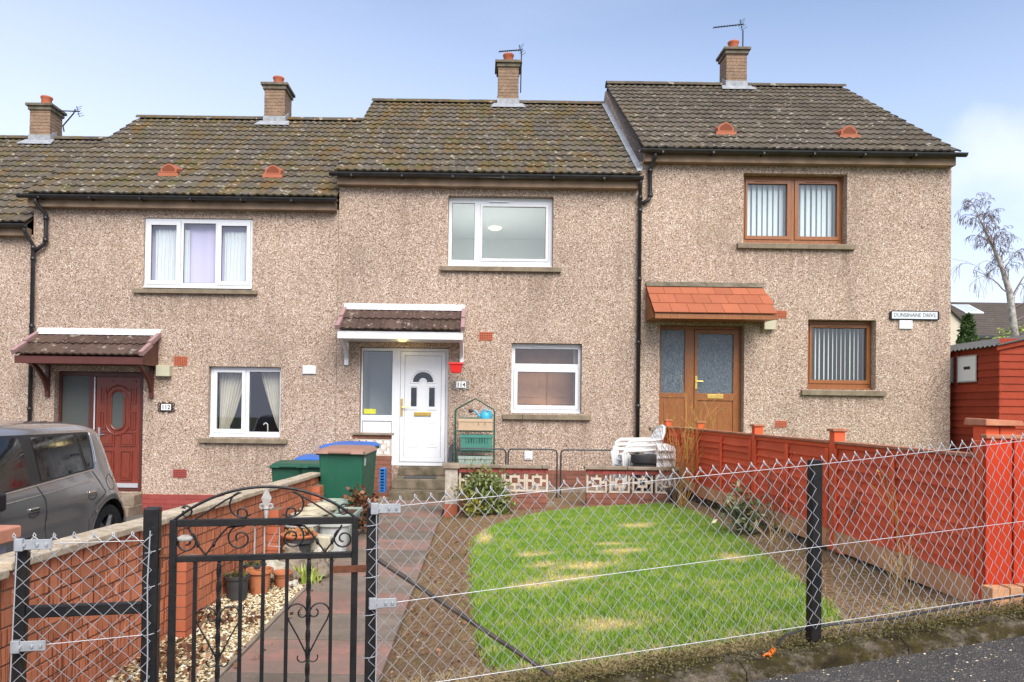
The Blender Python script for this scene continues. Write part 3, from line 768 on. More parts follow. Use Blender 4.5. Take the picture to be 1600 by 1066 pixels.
def air_brick(h, x0, x1, z0, z1, m='air_brick', rows=4, cols=7):
    px, pz = (x1 - x0) / (cols + .6), (z1 - z0) / (rows + .6)
    ho = [(x0 + px * (c + .55), x0 + px * (c + 1.05), z0 + pz * (r + .55), z0 + pz * (r + 1.05)) for r in range(rows) for c in range(cols)]
    a = MB().plate(x0, x1, z0, z1, ho, YF - .012, YF - .001).build('air_brick', m, h)
    quad(x0 + .004, x1 - .004, z0 + .004, z1 - .004, YF - .003).build('vent_holes', 'dark_hole', a)
def pipe(h, paths, collars, r=.036, y=YF - .075):
    mb = MB()
    for p in paths: mb.tube([(a, y if len(q) == 2 else q[2], b) for q in p for a, b in [q[:2]]], r, 10)
    for x, z in collars: mb.tube([(x, y, z - .035), (x, y, z + .035)], r * 1.28, 10)
    o = mb.build('downpipe', 'black_plastic', h, smooth=False); o.data.shade_smooth()
    return o
def tiled_canopy(h, x0, x1, xf0, xf1, zb, zf, fz0, fm, vm, brk, fl):
    """pitched porch roof: x range at wall, x range at eave, tile heights at wall and eave, fascia bottom"""
    yf = YF - .67
    c = MB().prism([(YF - .001, fz0 - .0), (yf + .02, fz0), (yf + .02, zf - .02), (YF - .001, zb - .03)], 'x', x0 + .06, x1 - .06).build('canopy', fm, h)
    MB().box(x0 + .03, x1 - .03, yf - .02, yf + .018, fz0 - .005, zf - .015).build('fascia', fm, c, bevel=.004, seg=1)
    ang = math.atan2(zb - zf, YF - yf); ln = math.hypot(zb - zf, YF - yf)
    lay_tiles(c, x0 + .07, x1 - .07, yf - .045, zf - .01, ang, ln + .02, 2, 'canopy_tile', cols=8)
    for a in (x0, x1 - .075):
        for k in range(2):
            s0, s1 = k * ln / 2, (k + 1) * ln / 2 + .03
            q = lambda s, n: (yf - .055 + math.cos(ang) * s - math.sin(ang) * n, zf + math.sin(ang) * s + math.cos(ang) * n)
            n0 = .085 - .0; MB().prism([q(s0, .0), q(s1, -.03), q(s1, .055), q(s0, .09)], 'x', a, a + .075).build('verge_tile', vm, c, bevel=.006, seg=1)
    MB().hexa([(x0 + .02, YF - .10, zb + .01), (x1 - .02, YF - .10, zb + .01), (x1 - .02, YF - .002, zb + .02), (x0 + .02, YF - .002, zb + .02)],
              [(x0 + .02, YF - .06, zb + .06), (x1 - .02, YF - .06, zb + .06), (x1 - .02, YF - .002, zb + .13), (x0 + .02, YF - .002, zb + .13)]).build('flashing', fl, c)
    for (xb, w_, zt, z0) in brk:
        y1 = YF - .002; rr = yf + .10
        poly = [(y1, z0), (y1 - .05, z0), (y1 - .055, z0 + .12)] + [(lerp(y1 - .055, rr, (k / 6) ** 1.0), lerp(z0 + .12, zt - .04, (k / 6) ** .55)) for k in range(1, 7)] + [(rr, zt), (y1, zt)]
        b2 = MB(); b2.prism([(y1, z0), (y1 - .06, z0), (y1 - .06, zt), (y1, zt)], 'x', xb, xb + w_)
        arcp = [(lerp(y1 - .06, rr, k / 7), lerp(z0 + .1, zt, (k / 7) ** .6)) for k in range(8)]
        b2.prism(arcp + [(p[0] , p[1] + .0) for p in [(rr + .07, zt)]] + [(p[0] + .06, p[1] - .0 + .07 if p[1] + .07 < zt else zt) for p in arcp[::-1][1:]], 'x', xb + .008, xb + w_ - .008)
        b2.build('bracket', fm, c, bevel=.004, seg=1)
    return c

# ---- lowest house, mostly out of frame
Z110, Z112, Z114, Z116 = 4.72, 5.25, 5.72, 6.21
h0 = house('terraced_house', 'lowest house of the terrace, showing only a strip of wall, roof and one chimney', -13.6, -8.2, -.75, Z110, [])
roof(h0, -13.6, -8.2, Z110, verge=(False, False)); chimney(h0, -10.42, Z110, hgt=.62)
pipe(h0, [[(-8.22, 4.66, YF - .25), (-8.22, 4.58, YF - .22), (-8.15, 4.36), (-8.15, -.5)]], [(-8.15, 4.32), (-8.15, 4.12), (-8.15, 2.9), (-8.15, 1.4)])

# ---- house with red door
h1 = house('terraced_house', 'house of the terrace with a dark red panelled front door', -8.2, -2.64, -.46, Z112,
           [(-6.18, -4.205, 3.625, 4.915), (-4.96, -3.645, .93, 2.22), (-7.76, -6.14, -.09, 2.1)])
roof(h1, -8.24, -2.64, Z112, vents=[(-6.0, 14.1), (-4.02, 14.1)], verge=(False, False)); chimney(h1, -4.92, Z112, hgt=.63, dep=.6)
pipe(h1, [[(-8.03, 5.2, YF - .25), (-8.03, 5.1, YF - .22), (-7.93, 4.92), (-7.93, 4.47), (-7.96, 4.38), (-8.12, 4.26)]], [(-7.93, 4.86), (-7.93, 4.46), (-8.03, 5.17)])
window(h1, (-6.18, -4.205, 3.625, 4.915), .03, 'upvc_white', [(-6.05, -5.59, 3.77, 4.78), (-5.46, -4.88, 3.73, 4.82), (-4.77, -4.31, 3.77, 4.78)], [(-6.13, -5.51, 3.69, 4.86), (-4.85, -4.24, 3.69, 4.86)], sill=(-6.34, -4.09, 3.53, 3.622))
window(h1, (-4.96, -3.645, .93, 2.22), .1, 'upvc_white', [(-4.80, -4.35, 1.085, 2.11), (-4.215, -3.665, 1.04, 2.13)], [(-4.87, -4.28, 1.01, 2.17)], sill=(-5.11, -3.5, .83, .925))
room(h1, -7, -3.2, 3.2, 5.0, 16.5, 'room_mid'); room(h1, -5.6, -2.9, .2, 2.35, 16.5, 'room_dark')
# door set
d = .14; y = YF + d
df = S((-7.72, -6.19, -.06, 2.06), d); fo = (-7.755, -6.145, -.085, 2.095)
sp_ = S((-7.63, -7.13, .05, 2.02), d); lf = S((-7.0, -6.2, 0.0, 2.0), d)
dr = MB().plate(fo[0], fo[1], fo[2], fo[3], [sp_, lf], y, y + .08).build('door_frame', 'rosewood', h1, bevel=.005, seg=1)
quad(sp_[0], sp_[1], sp_[2], sp_[3], y + .04).build('pane', 'pattern_glass', dr)
MB().box(lf[0] - .03, lf[0] - .012, y - .012, y, lf[2], lf[3]).build('weather_strip', 'upvc_white', dr)
leaf = MB().box(lf[0] + .003, lf[1] - .003, y + .012, y + .06, lf[2] + .08, lf[3] - .003).build('door', 'mahogany', h1)
MB().box(lf[0] + .003, lf[1] - .003, y - .02, y + .06, lf[2], lf[2] + .078).build('threshold', 'galvanised', leaf)
cx = (lf[0] + lf[1]) / 2; cz = 1.5 + (1.40 - 1.5) * 1.01
def stadium(rx, half, n=10): return [(cx + rx * math.cos(a), cz + half + rx * math.sin(a)) for a in np.linspace(0, math.pi, n)] + [(cx + rx * math.cos(a), cz - half + rx * math.sin(a)) for a in np.linspace(math.pi, 2 * math.pi, n)]
ov = stadium(.105, .235); MB().prism(ov, 'y', y + .006, y + .013).build('pane', 'pattern_glass', leaf)
ri = MB()
for r_, hw in ((.125, .02), (.215, .016)): ri.tube([(p[0], y + .004, p[1]) for p in stadium(r_, .235, 14)], hw, 6, closed=True)
ri.tube([(cx + q, y + .01, cz + z_) for q, z_ in ((-.05, .2), (.04, .08), (-.03, -.05), (.05, -.2))], .004, 4)
for a, b, c_, e_ in ((-.33, -.09, .52, .88), (.09, .33, .52, .88), (-.33, -.22, .12, .42), (.22, .33, .12, .42), (-.33, -.22, -.35, -.02), (.22, .33, -.35, -.02), (-.33, -.05, -.66, -.4), (.05, .33, -.66, -.4), (-.28, -.06, -1.28, -.74), (.06, .28, -1.28, -.74)):
    e_ = min(e_, lf[3] - cz - .06); ri.plate(cx + a, cx + b, cz + c_, cz + e_, [(cx + a + .018, cx + b - .018, cz + c_ + .018, cz + e_ - .018)], y - .008, y + .0125)
    ri.plate(cx + a + .045, cx + b - .045, cz + c_ + .04, cz + e_ - .04, [], y + .0, y + .0125)
ri.build('panel_moulding', 'mahogany', leaf)
MB().tube([(lf[0] + .08, y - .03, .95), (lf[0] + .19, y - .03, .95)], .009, 8).box(lf[0] + .055, lf[0] + .095, y - .012, y + .013, .86, 1.08).build('handle', 'chrome', leaf)
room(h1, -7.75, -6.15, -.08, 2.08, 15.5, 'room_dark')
st = thing('door_step', 'pale concrete step under the dark red front door', 'step', (-6.9, 13.0, -.46)); MB().box(-7.85, -6.1, 12.8, YF - .003, -.5, -.285).build('lower_step', 'concrete', st, bevel=.01); MB().box(-7.8, -6.12, 13.05, YF + .1, -.284, -.1).build('upper_step', 'concrete', st, bevel=.01)
tiled_canopy(h1, -8.09, -5.82, 0, 0, 2.75, 2.34, 2.2, 'rosewood', 'pink_verge', [(-7.90, .07, 2.2, 1.62), (-6.02, .07, 2.2, 1.62)], 'upvc_grey_white')
for a in ((-5.59, -5.35, 2.22, 2.39), (-5.57, -5.33, .19, .34)): air_brick(h1, *a, 'air_brick' if a[2] > 1 else 'red_brick_paint')
MB().box(-5.87, -5.62, YF - .13, YF - .001, 2.02, 2.22).build('meter_box', 'beige_box', h1, bevel=.012)
b = MB().box(-3.25, -3.01, YF - .035, YF - .001, 2.1, 2.255).build('wall_vent', 'upvc_white', h1, bevel=.01)
MB().box(-3.22, -3.16, YF - .04, YF - .0355, 2.12, 2.235).box(-3.14, -3.04, YF - .04, YF - .0355, 2.12, 2.235).build('vent_cover', 'upvc_white', b)
# painted brick plinth
def plinth(h, x0, x1, z0, z1, courses, m, y=YF - .03, bl=.225):
    MB().box(x0, x1, y + .006, YF - .002, z0, z1).build('plinth', 'red_brick_paint' if m == 'red_brick_paint' else 'mortar', h)
    pl = h.children[-1] if False else [c for c in h.children if c.name.startswith('plinth')][-1]
    me = {}; ch = (z1 - z0) / courses
    for r in range(courses):
        x = x0 - (bl / 2 if r % 2 else 0)
        while x < x1 - .02:
            a, b_ = max(x, x0) + .004, min(x + bl, x1) - .004
            if b_ - a > .03:
                k = round(b_ - a, 2)
                if k not in me: me[k] = MB().box(0, b_ - a, 0, .03, .004, ch - .004)
                bb = me[k]
                if isinstance(bb, MB):
                    mm = bpy.data.meshes.new('brick'); mm.from_pydata(bb.v, [], bb.f); mm.materials.append(M[m]); me[k] = bb = mm
                o = bpy.data.objects.new('brick', bb); COL.objects.link(o); o.parent = pl
                o.location = Vector((a, y + random.uniform(-.003, .002), z0 + r * ch)) - wloc(pl)
            x += bl
plinth(h1, -6.12, -2.66, -.46, -.115, 4, 'red_brick_paint')

# ---- house with white door
h2 = house('terraced_house', 'house of the terrace with a white front door and small tiled porch roof', -2.64, 2.84, .0, Z114,
           [(-.65, 1.27, 4.11, 5.4), (.54, 1.82, 1.44, 2.72), (-2.21, -.6, .45, 2.61)])
roof(h2, -2.68, 2.82, Z114, verge=(True, False)); chimney(h2, .535, Z114, hgt=.78)
pipe(h2, [[(2.8, 5.66, YF - .25), (2.8, 5.58, YF - .22), (2.83, 5.42), (2.83, .2)]], [(2.83, 5.38), (2.83, 5.14), (2.83, 3.9), (2.83, 2.75), (2.83, 1.6), (2.8, 5.63)])
window(h2, (-.65, 1.27, 4.11, 5.4), .13, 'upvc_white', [(-.575, -.165, 4.22, 5.26), (-.02, 1.13, 4.25, 5.2)], [(-.065, 1.185, 4.2, 5.25)], vents=[(.1, .45, 5.275, 5.3)], sill=(-.78, 1.42, 4.01, 4.108), joints=(.36,))
window(h2, (.54, 1.82, 1.44, 2.72), .13, 'upvc_white', [(.605, 1.745, 2.345, 2.615), (.655, 1.7, 1.59, 2.195)], [(.585, 1.77, 1.515, 2.27)], vents=[(.93, 1.32, 2.64, 2.665)], sill=(.39, 1.99, 1.33, 1.435), joints=(.75,))
room(h2, -1.6, 2.6, 3.3, 5.5, 17.2, 'room_pale'); room(h2, -.2, 2.6, .5, 2.9, 16.0, 'room_mid'); room(h2, -2.2, -.62, .46, 2.6, 14.5, 'room_pale')
lp = thing('ceiling_lamp', 'round glowing lamp on the ceiling behind the upper window over the white door', 'lamp', (.25, 16.1, 5.49))
MB().lathe([(.0, -.045), (.09, -.042), (.135, -.02), (.14, -.004)], (.25, 16.1, 5.49), 24).build('lamp_shade', 'lamp_glow', lp, smooth=True)
def bulb(name, loc, e, col, par):
    l = bpy.data.lights.new(name, 'POINT'); l.energy = e; l.color = col; l.shadow_soft_size = .12; o = bpy.data.objects.new(name, l); COL.objects.link(o); o.parent = par; o.location = Vector(loc) - wloc(par)
bulb('bulb', (.25, 15.0, 3.7), 34, (1., .96, .95), lp)
d = .1; y = YF + d
fo = (-2.205, -.605, .455, 2.605); sp_ = S((-2.155, -1.625, 1.375, 2.54), d); lo2 = S((-2.155, -1.625, .6, 1.265), d); lf = S((-1.475, -.65, .53, 2.54), d)
dr = MB().plate(*fo, [sp_, lo2, lf], y, y + .08).build('door_frame', 'upvc_white', h2, bevel=.005, seg=1)
quad(*sp_, y + .03).build('pane', 'glass', dr); MB().box(*lo2[:2], y + .012, y + .05, *lo2[2:]).build('lower_panel', 'upvc_white', dr)
MB().ring(*sp_, .007, y + .012, y + .028).ring(*lo2, .006, y + .006, y + .0115).build('gasket', 'black_plastic', dr)
MB().box(sp_[0] + .02, sp_[0] + .24, y + .022, y + .028, sp_[2] + .02, sp_[2] + .11).build('sticker', 'yellow_sticker', dr)
leaf = MB().ring(lf[0] + .004, lf[1] - .004, lf[2] + .004, lf[3] - .004, .075, y - .012, y + .055).build('door', 'upvc_white', h2, bevel=.006)
il = (lf[0] + .08, lf[1] - .08, lf[2] + .08, lf[3] - .08); cx = (il[0] + il[1]) / 2
MB().box(*il[:2], y + .002, y + .05, *il[2:]).build('door_panel', 'upvc_white', leaf)
MB().ring(il[0] - .004, il[1] + .004, il[2] - .004, il[3] + .004, .006, y - .006, y + .0015).build('gasket', 'black_plastic', leaf)
mo = MB(); gl = MB()
zc = 1.5 + (1.97 - 1.5) * 1.007
for rr, t_ in ((.235, .012), (.205, .009)):
    mo.tube([(cx + rr * math.cos(a), y + .001, zc + rr * math.sin(a)) for a in np.linspace(0, math.pi, 17)], t_, 6)
mo.tube([(cx - .245, y + .001, zc - .005), (cx - .07, y + .001, zc - .005)] + [(cx - .07 * math.cos(a), y + .001, zc - .005 + .07 * math.sin(a)) for a in np.linspace(0, math.pi, 9)] + [(cx + .245, y + .001, zc - .005)], .011, 6)
fan = [(cx + .185 * math.cos(a), zc + .015 + .185 * math.sin(a)) for a in np.linspace(0, math.pi, 15)] + [(cx - .075 * math.cos(a), zc + .015 + .075 * math.sin(a)) for a in np.linspace(0, math.pi, 9)]
gl.prism(fan, 'y', y - .001, y + .0025)
for s_ in (-1, 1):
    c_ = cx + s_ * .165
    gl.box(c_ - .052, c_ + .052, y - .001, y + .0025, 1.54, 1.885)
    mo.plate(c_ - .09, c_ + .09, 1.48, 1.93, [(c_ - .065, c_ + .065, 1.515, 1.905)], y - .010, y + .0018)
    mo.plate(c_ - .1, c_ + .1, .8, 1.26, [(c_ - .08, c_ + .08, .82, 1.24)], y - .004, y + .0018)
    mo.plate(c_ - .06, c_ + .06, .85, 1.2, [], y - .002, y + .0018)
mo.build('panel_moulding', 'upvc_white', leaf); gl.build('pane', 'car_glass', leaf)
MB().box(cx - .155, cx + .155, y - .02, y + .001, 1.365, 1.44).build('letterbox', 'brass', leaf, bevel=.006)
hx = lf[0] + .035
MB().box(hx - .02, hx + .02, y - .024, y - .012, 1.36, 1.68).tube([(hx, y - .05, 1.52), (hx + .12, y - .05, 1.52)], .01, 8).tube([(hx, y - .02, 1.52), (hx, y - .055, 1.52)], .009, 8).build('handle', 'brass', leaf)
can = tiled_canopy(h2, -2.53, -.30, 0, 0, 3.27, 2.84, 2.70, 'upvc_grey_white', 'pink_verge', [(-2.49, .075, 2.7, 2.27), (-.405, .075, 2.7, 2.33)], 'upvc_white')
pl_ = thing('porch_light', 'small yellow lit downlight under the porch roof of the white door', 'light', (-1.40, 12.95, 2.69)); MB().lathe([(.0, -.02), (.05, -.018), (.07, -.004), (.075, .004)], (-1.40, 12.95, 2.695), 16).build('lens', 'porch_glow', pl_, smooth=True)
bulb('bulb', (-1.40, 12.95, 2.62), 1.2, (1, .8, .4), pl_)
air_brick(h2, -.05, .19, 2.755, 2.91)
b = MB().box(.79, .945, YF - .03, YF - .001, .6, .755).build('wall_socket', 'upvc_white', h2, bevel=.008); MB().box(.815, .92, YF - .042, YF - .0305, .625, .73).build('socket_cover', 'plate_white', b, bevel=.005)
plinth(h2, -.57, 2.8, .0, .42, 5, 'plinth_brick')

# ---- end house with brown door
h3 = house('terraced_house', 'end house of the terrace with a brown glazed front door and wall street sign', 2.84, 8.52, .6, Z116,
           [(4.73, 6.62, 4.6, 5.88), (5.925, 7.165, 1.95, 3.22), (3.23, 4.77, .98, 3.09)])
roof(h3, 2.86, 8.52, Z116, vents=[(4.55, 14.0), (6.83, 13.9)]); chimney(h3, 5.88, Z116, hgt=.67)
pipe(h3, [[(3.06, 6.15, YF - .25), (3.06, 6.07, YF - .22), (3.005, 5.9), (3.015, 5.43), (2.99, 5.34), (2.86, 5.27)]], [(3.005, 5.87), (3.015, 5.42), (3.06, 6.13)])
fl = MB(); q = lambda t_: (lerp(YE + .02, YR, t_), lerp(Z114, Z114 + RISE, t_) + .09)
P = [[(2.745 + .012 * noise3(i * .9, 3), q(i / 24)[0], q(i / 24)[1] + .004), (2.815, q(i / 24)[0], q(i / 24)[1] + .012), (2.838, q(i / 24)[0], q(i / 24)[1] + .05)] for i in range(25)]
fl.grid(P).build('lead_flashing', 'lead', h2)
window(h3, (4.73, 6.62, 4.6, 5.88), .18, 'upvc_brown', [(4.8, 5.52, 4.73, 5.68), (5.735, 6.43, 4.73, 5.69)], [(4.755, 5.6, 4.66, 5.77), (5.655, 6.48, 4.66, 5.77)], vents=[(4.93, 5.28, 5.715, 5.735), (5.86, 6.2, 5.715, 5.735)], sill=(4.61, 6.75, 4.49, 4.597))
window(h3, (5.925, 7.165, 1.95, 3.22), .18, 'upvc_brown', [(5.995, 6.99, 2.12, 3.07)], [(5.945, 7.06, 2.05, 3.135)], vents=[(6.28, 6.72, 3.09, 3.105)], sill=(5.8, 7.33, 1.84, 1.947))
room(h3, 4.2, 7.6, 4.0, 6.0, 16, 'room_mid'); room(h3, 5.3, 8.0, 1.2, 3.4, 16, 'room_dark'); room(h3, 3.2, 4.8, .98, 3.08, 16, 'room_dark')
d = .15; y = YF + d
fo = (3.235, 4.765, .985, 3.085); sp_ = S((3.255, 3.69, 1.85, 3.0), d); lo2 = S((3.255, 3.69, 1.05, 1.76), d); lf = S((3.86, 4.68, 1.02, 3.01), d)
dr = MB().plate(*fo, [sp_, lo2, lf], y, y + .08).build('door_frame', 'upvc_brown', h3, bevel=.005, seg=1)
quad(*sp_, y + .03).build('pane', 'obscure_glass', dr); MB().box(*lo2[:2], y + .012, y + .05, *lo2[2:]).plate(lo2[0] + .06, lo2[1] - .06, lo2[2] + .06, lo2[3] - .06, [], y + .003, y + .0115).build('lower_panel', 'upvc_brown', dr)
pn = S((3.92, 4.57, 1.85, 2.93), d)
leaf = MB().plate(lf[0] + .004, lf[1] - .004, lf[2], lf[3] - .004, [pn, (pn[0], pn[1], 1.05, 1.72)], y - .012, y + .055).build('door', 'upvc_brown', h3, bevel=.006)
quad(*pn, y + .02).build('pane', 'obscure_glass', leaf)
cx = (pn[0] + pn[1]) / 2; mo = MB().box(pn[0], pn[1], y + .006, y + .05, 1.05, 1.72)
for a, b in ((pn[0] + .04, cx - .05), (cx + .05, pn[1] - .04)): mo.plate(a, b, 1.08, 1.68, [], y - .004, y + .0055)
mo.build('door_panel', 'upvc_brown', leaf, bevel=.006, seg=1)
MB().box(cx - .15, cx + .15, y - .025, y - .011, 1.755, 1.835).build('letterbox', 'brass', leaf, bevel=.006)
hx = lf[0] + .035
MB().box(hx - .02, hx + .02, y - .026, y - .012, 1.93, 2.17).tube([(hx, y - .05, 2.07), (hx + .12, y - .05, 2.07)], .01, 8).tube([(hx, y - .02, 2.07), (hx, y - .055, 2.07)], .009, 8).build('handle', 'brass', leaf)
# slab canopy
yf = YF - .72; zb, zf, z0 = 3.80, 3.21, 3.11
c = MB().prism([(YF - .001, z0 + .03), (yf + .03, z0 + .012), (yf + .03, zf - .03), (YF - .001, zb - .03)], 'x', 2.99, 5.07).build('canopy', 'upvc_brown', h3)
MB().box(2.97, 5.09, yf - .005, yf + .028, z0, zf - .012).build('fascia', 'upvc_brown', c, bevel=.004, seg=1)
for a in (2.965, 5.07): # boarded cheeks
    for k in range(3):
        zz = lambda yy: lerp(zf - .02, zb - .02, clamp((yy - yf) / (YF - yf)))
        b0 = z0 + .03 + k * .22; b1 = b0 + .214
        ys = yf + .03 + max(0, (b0 - (zf - .05)) / (zb - zf) * (YF - yf)); ye2 = yf + .03 + max(0, (b1 - (zf - .05)) / (zb - zf) * (YF - yf))
        if ys < YF - .05: MB().prism([(YF - .003, b0), (ys, b0), (min(ye2, YF - .01), min(b1, zz(ye2))), (YF - .003, min(b1, zb - .03))], 'x', a, a + .022).build('cheek_board', 'upvc_brown', c)
ang = math.atan2(zb - zf, YF - yf); ln = math.hypot(zb - zf, YF - yf); me = None
for r in range(3):
    n_ = 7; off = (0, .5, 0)[r] * .302; x = 2.955 - off
    while x < 5.1:
        a, b_ = max(x, 2.955), min(x + .302, 5.105)
        if b_ - a > .04:
            o = MB().box(0.003, b_ - a - .003, 0, ln / 3 + .03, 0, .014).build('slab_tile', 'slab_tile', c, local=True)
            s_ = r * ln / 3
            o.location = Vector((a, yf - .03 + math.cos(ang) * s_, zf - .012 + math.sin(ang) * s_ + .012)) - wloc(c); o.rotation_euler = (ang - .035, 0, 0)
        x += .302
MB().hexa([(2.96, YF - .1, zb - .025), (5.1, YF - .1, zb - .025), (5.1, YF - .002, zb), (2.96, YF - .002, zb)], [(2.96, YF - .08, zb - .005), (5.1, YF - .08, zb - .005), (5.1, YF - .002, zb + .07), (2.96, YF - .002, zb + .07)]).build('flashing', 'chimney_cap', c)
for a in ((5.33, 5.53, 3.24, 3.37), (5.34, 5.55, 1.25, 1.37)): air_brick(h3, *a)
MB().box(5.08, 5.29, YF - .13, YF - .001, 3.01, 3.2).build('meter_box', 'beige_box', h3, bevel=.012)
b = MB().box(7.57, 7.81, YF - .035, YF - .001, 3.065, 3.225).build('wall_vent', 'upvc_white', h3, bevel=.01)
MB().box(7.6, 7.68, YF - .04, YF - .0355, 3.09, 3.2).box(7.7, 7.78, YF - .04, YF - .0355, 3.09, 3.2).build('vent_cover', 'plate_white', b)

# ---- curtains and blinds behind the glass
def slats(name, label, x0, x1, z0, z1, y, n, wd, ang, m, gr=None):
    t_ = thing(name, label, 'blind', ((x0 + x1) / 2, y, z1), 0, gr)
    MB().box(x0, x1, y - .02, y + .02, z1, z1 + .04).build('head_rail', 'upvc_white', t_)
    me = bpy.data.meshes.new('slat'); c_, s_ = math.cos(ang) * wd / 2, math.sin(ang) * wd / 2; hh = z1 - z0
    me.from_pydata([(-c_, -s_, 0), (c_, s_, 0), (c_, s_, hh), (-c_, -s_, hh), (0, .004, 0), (0, .004, hh)], [], [(0, 4, 5, 3), (4, 1, 2, 5)]); me.materials.append(M[m])
    for k in range(n):
        o = bpy.data.objects.new('slat', me); COL.objects.link(o); o.parent = t_
        o.location = Vector((x0 + (k + .5) * (x1 - x0) / n + random.uniform(-.006, .006), y, z0)) - wloc(t_); o.rotation_euler = (0, 0, random.uniform(-.05, .05))
    return t_
slats('vertical_blind', 'pale vertical blind behind the upper brown framed window of the end house', 4.78, 6.6, 4.4, 6.02, YF + .31, 18, .085, .3, 'slat_fabric')
slats('vertical_blind', 'narrow turned vertical blind slats in the lower brown framed window', 6.0, 7.12, 2.05, 3.14, YF + .31, 14, .085, .93, 'slat_dim')
bs = thing('net_curtain', 'sheer pale curtain hanging behind the vertical blind of the upper brown framed window', 'curtain', (5.7, YF + .5, 5.9)); MB().grid([[(x, YF + .5 + .02 * math.sin(x * 40), z) for x in np.linspace(4.75, 6.75, 90)] for z in (4.5, 5.95)]).build('sheer_cloth', 'net_fabric', bs, smooth=True)
def curtain(name, label, cat, left, right, y, z0, z1, m, folds=7, amp=.025):
    P = []
    for j in range(17):
        z = lerp(z0, z1, j / 16); a, b = left(j / 16), right(j / 16)
        P.append([(lerp(a, b, i / 60), y + amp * math.sin(i / 60 * folds * 2 * math.pi + .6 * math.sin(j * .3)) + .008 * math.sin(i * .7), z) for i in range(61)])
    return tag(MB().grid(P).build(name, m, None, smooth=True), label, cat)
curtain('roller_blind', 'plain lilac blind in the three part upper window of the red door house', 'blind', lambda t: -6.17, lambda t: -4.21, YF + .2, 3.63, 4.95, 'lilac_fabric', 1, .001)
curtain('net_curtain', 'white net curtain beside the lilac blind, nearest the downpipe', 'curtain', lambda t: -6.03, lambda t: -5.4, YF + .15, 3.64, 4.73, 'net_fabric', 9, .016)
curtain('net_curtain', 'white net curtain beside the lilac blind, nearest the white door house', 'curtain', lambda t: -4.76, lambda t: -4.22, YF + .15, 3.64, 4.7, 'net_fabric', 8, .016)
curtain('curtain', 'cream curtain gathered at the opening casement of the lower white window', 'curtain', lambda t: -4.86, lambda t: lerp(-4.66, -4.33, clamp((t - .12) * 1.05) ** .8), YF + .3, 1.0, 2.12, 'cream_fabric', 8, .03)
curtain('curtain', 'cream curtain swept back to the jamb of the lower white window', 'curtain', lambda t: lerp(-3.72, -4.1, clamp(t * 1.02) ** .75), lambda t: -3.62, YF + .3, 1.02, 2.16, 'cream_fabric', 8, .03)
tp = thing('kitchen_tap', 'white curved tap behind the lower window of the red door house', 'tap', (-4.0, YF + .5, .98)); MB().tube([(-4.0, YF + .45, .95), (-4.0, YF + .45, 1.14)] + [(-4.04 + .04 * math.cos(a), YF + .45, 1.14 + .05 * math.sin(a)) for a in np.linspace(0, 2.8, 8)], .012, 8).build('spout', 'plate_white', tp)
wd = thing('wardrobe', 'brown wooden cupboard seen through the lower window of the white door house', 'cupboard', (1.2, 14.1, .6))
MB().box(.5, 1.98, 14.12, 14.6, .6, 2.75).build('carcass', 'wood_dark', wd)
for a, b in ((.52, 1.24), (1.26, 1.96)):
    dd = MB().box(a, b, 14.09, 14.118, .65, 2.5).build('door', 'wood_dark', wd, bevel=.004)
    MB().ring(a + .1, b - .1, 1.75, 2.4, .03, 14.078, 14.0895).ring(a + .1, b - .1, .8, 1.65, .03, 14.078, 14.0895).build('panel_moulding', 'wood_dark', dd)
wc_ = thing('window_reveal_curtain', 'thin pale curtain edge at the jamb of the lower window over the plastic rack', 'curtain', (1.8, YF + .35, 2.6)); MB().grid([[(lerp(1.72, 1.78, i / 10) + .02 * math.cos(z), YF + .35 + .012 * math.sin(i), z) for i in range(11)] for z in (1.4, 2.7)]).build('curtain_cloth', 'cream_fabric', wc_, smooth=True)

# ------------------------------------------------------------------ number plates, street sign, hanging planter
def scroll(c, r0, r1, a0, turns, n=18):   # spiral in a plane, returns (a,b) points
    return [(c[0] + lerp(r0, r1, k / n) * math.cos(a0 + turns * 2 * math.pi * k / n), c[1] + lerp(r0, r1, k / n) * math.sin(a0 + turns * 2 * math.pi * k / n)) for k in range(n + 1)]
def number_plate(label, x, z, s, fm, wd, hg):
    y = YF - .03
    t_ = thing('house_number_plate', label, 'number plate', (x, YF, z))
    MB().box(x - wd, x + wd, y - .008, y, z - hg, z + hg).build('plate', 'plate_white', t_, bevel=.012)
    fr_ = MB()
    for sx in (-1, 1):
        for sz in (-1, 1):
            fr_.tube([(x + sx * (wd + .0) + sx * (a - .0), y + .006, z + sz * (hg * .4) + sz * b) for a, b in scroll((.03, .03), .042, .012, -2.2, 1.1)], .008, 5)
            fr_.tube([(x + sx * (wd * .4) + sx * a, y + .006, z + sz * (hg + .012) + sz * b) for a, b in scroll((.02, .012), .03, .01, -2.8, 1.0)], .008, 5)
    fr_.tube([(x - wd - .01, y + .006, z - hg - .01), (x + wd + .01, y + .006, z - hg - .01), (x + wd + .01, y + .006, z + hg + .01), (x - wd - .01, y + .006, z + hg + .01)], .006, 5, closed=True)
    fr_.box(x - .02, x + .02, y, YF - .001, z - .02, z + .02)
    fr_.build('scroll_frame', fm, t_)
    text('number', s, .105, (x, y - .0095, z - .003), 'letter_black', t_, .001, bold=.002)
number_plate('number 112 house plate in a black scrolled frame beside the dark red door', -5.71, 1.465, '112', 'black_metal', .088, .055)
number_plate('number 114 house plate in a grey scrolled frame under the red planter', -.37, 1.945, '114', 'dull_white_paint', .088, .055)
sg = thing('street_sign', 'weathered white street name sign with raised worn letters on the end house wall', 'street sign', (7.845, YF, 3.315))
MB().box(7.42, 8.27, YF - .035, YF - .02, 3.25, 3.385).build('sign_board', 'sign_white', sg, bevel=.004)
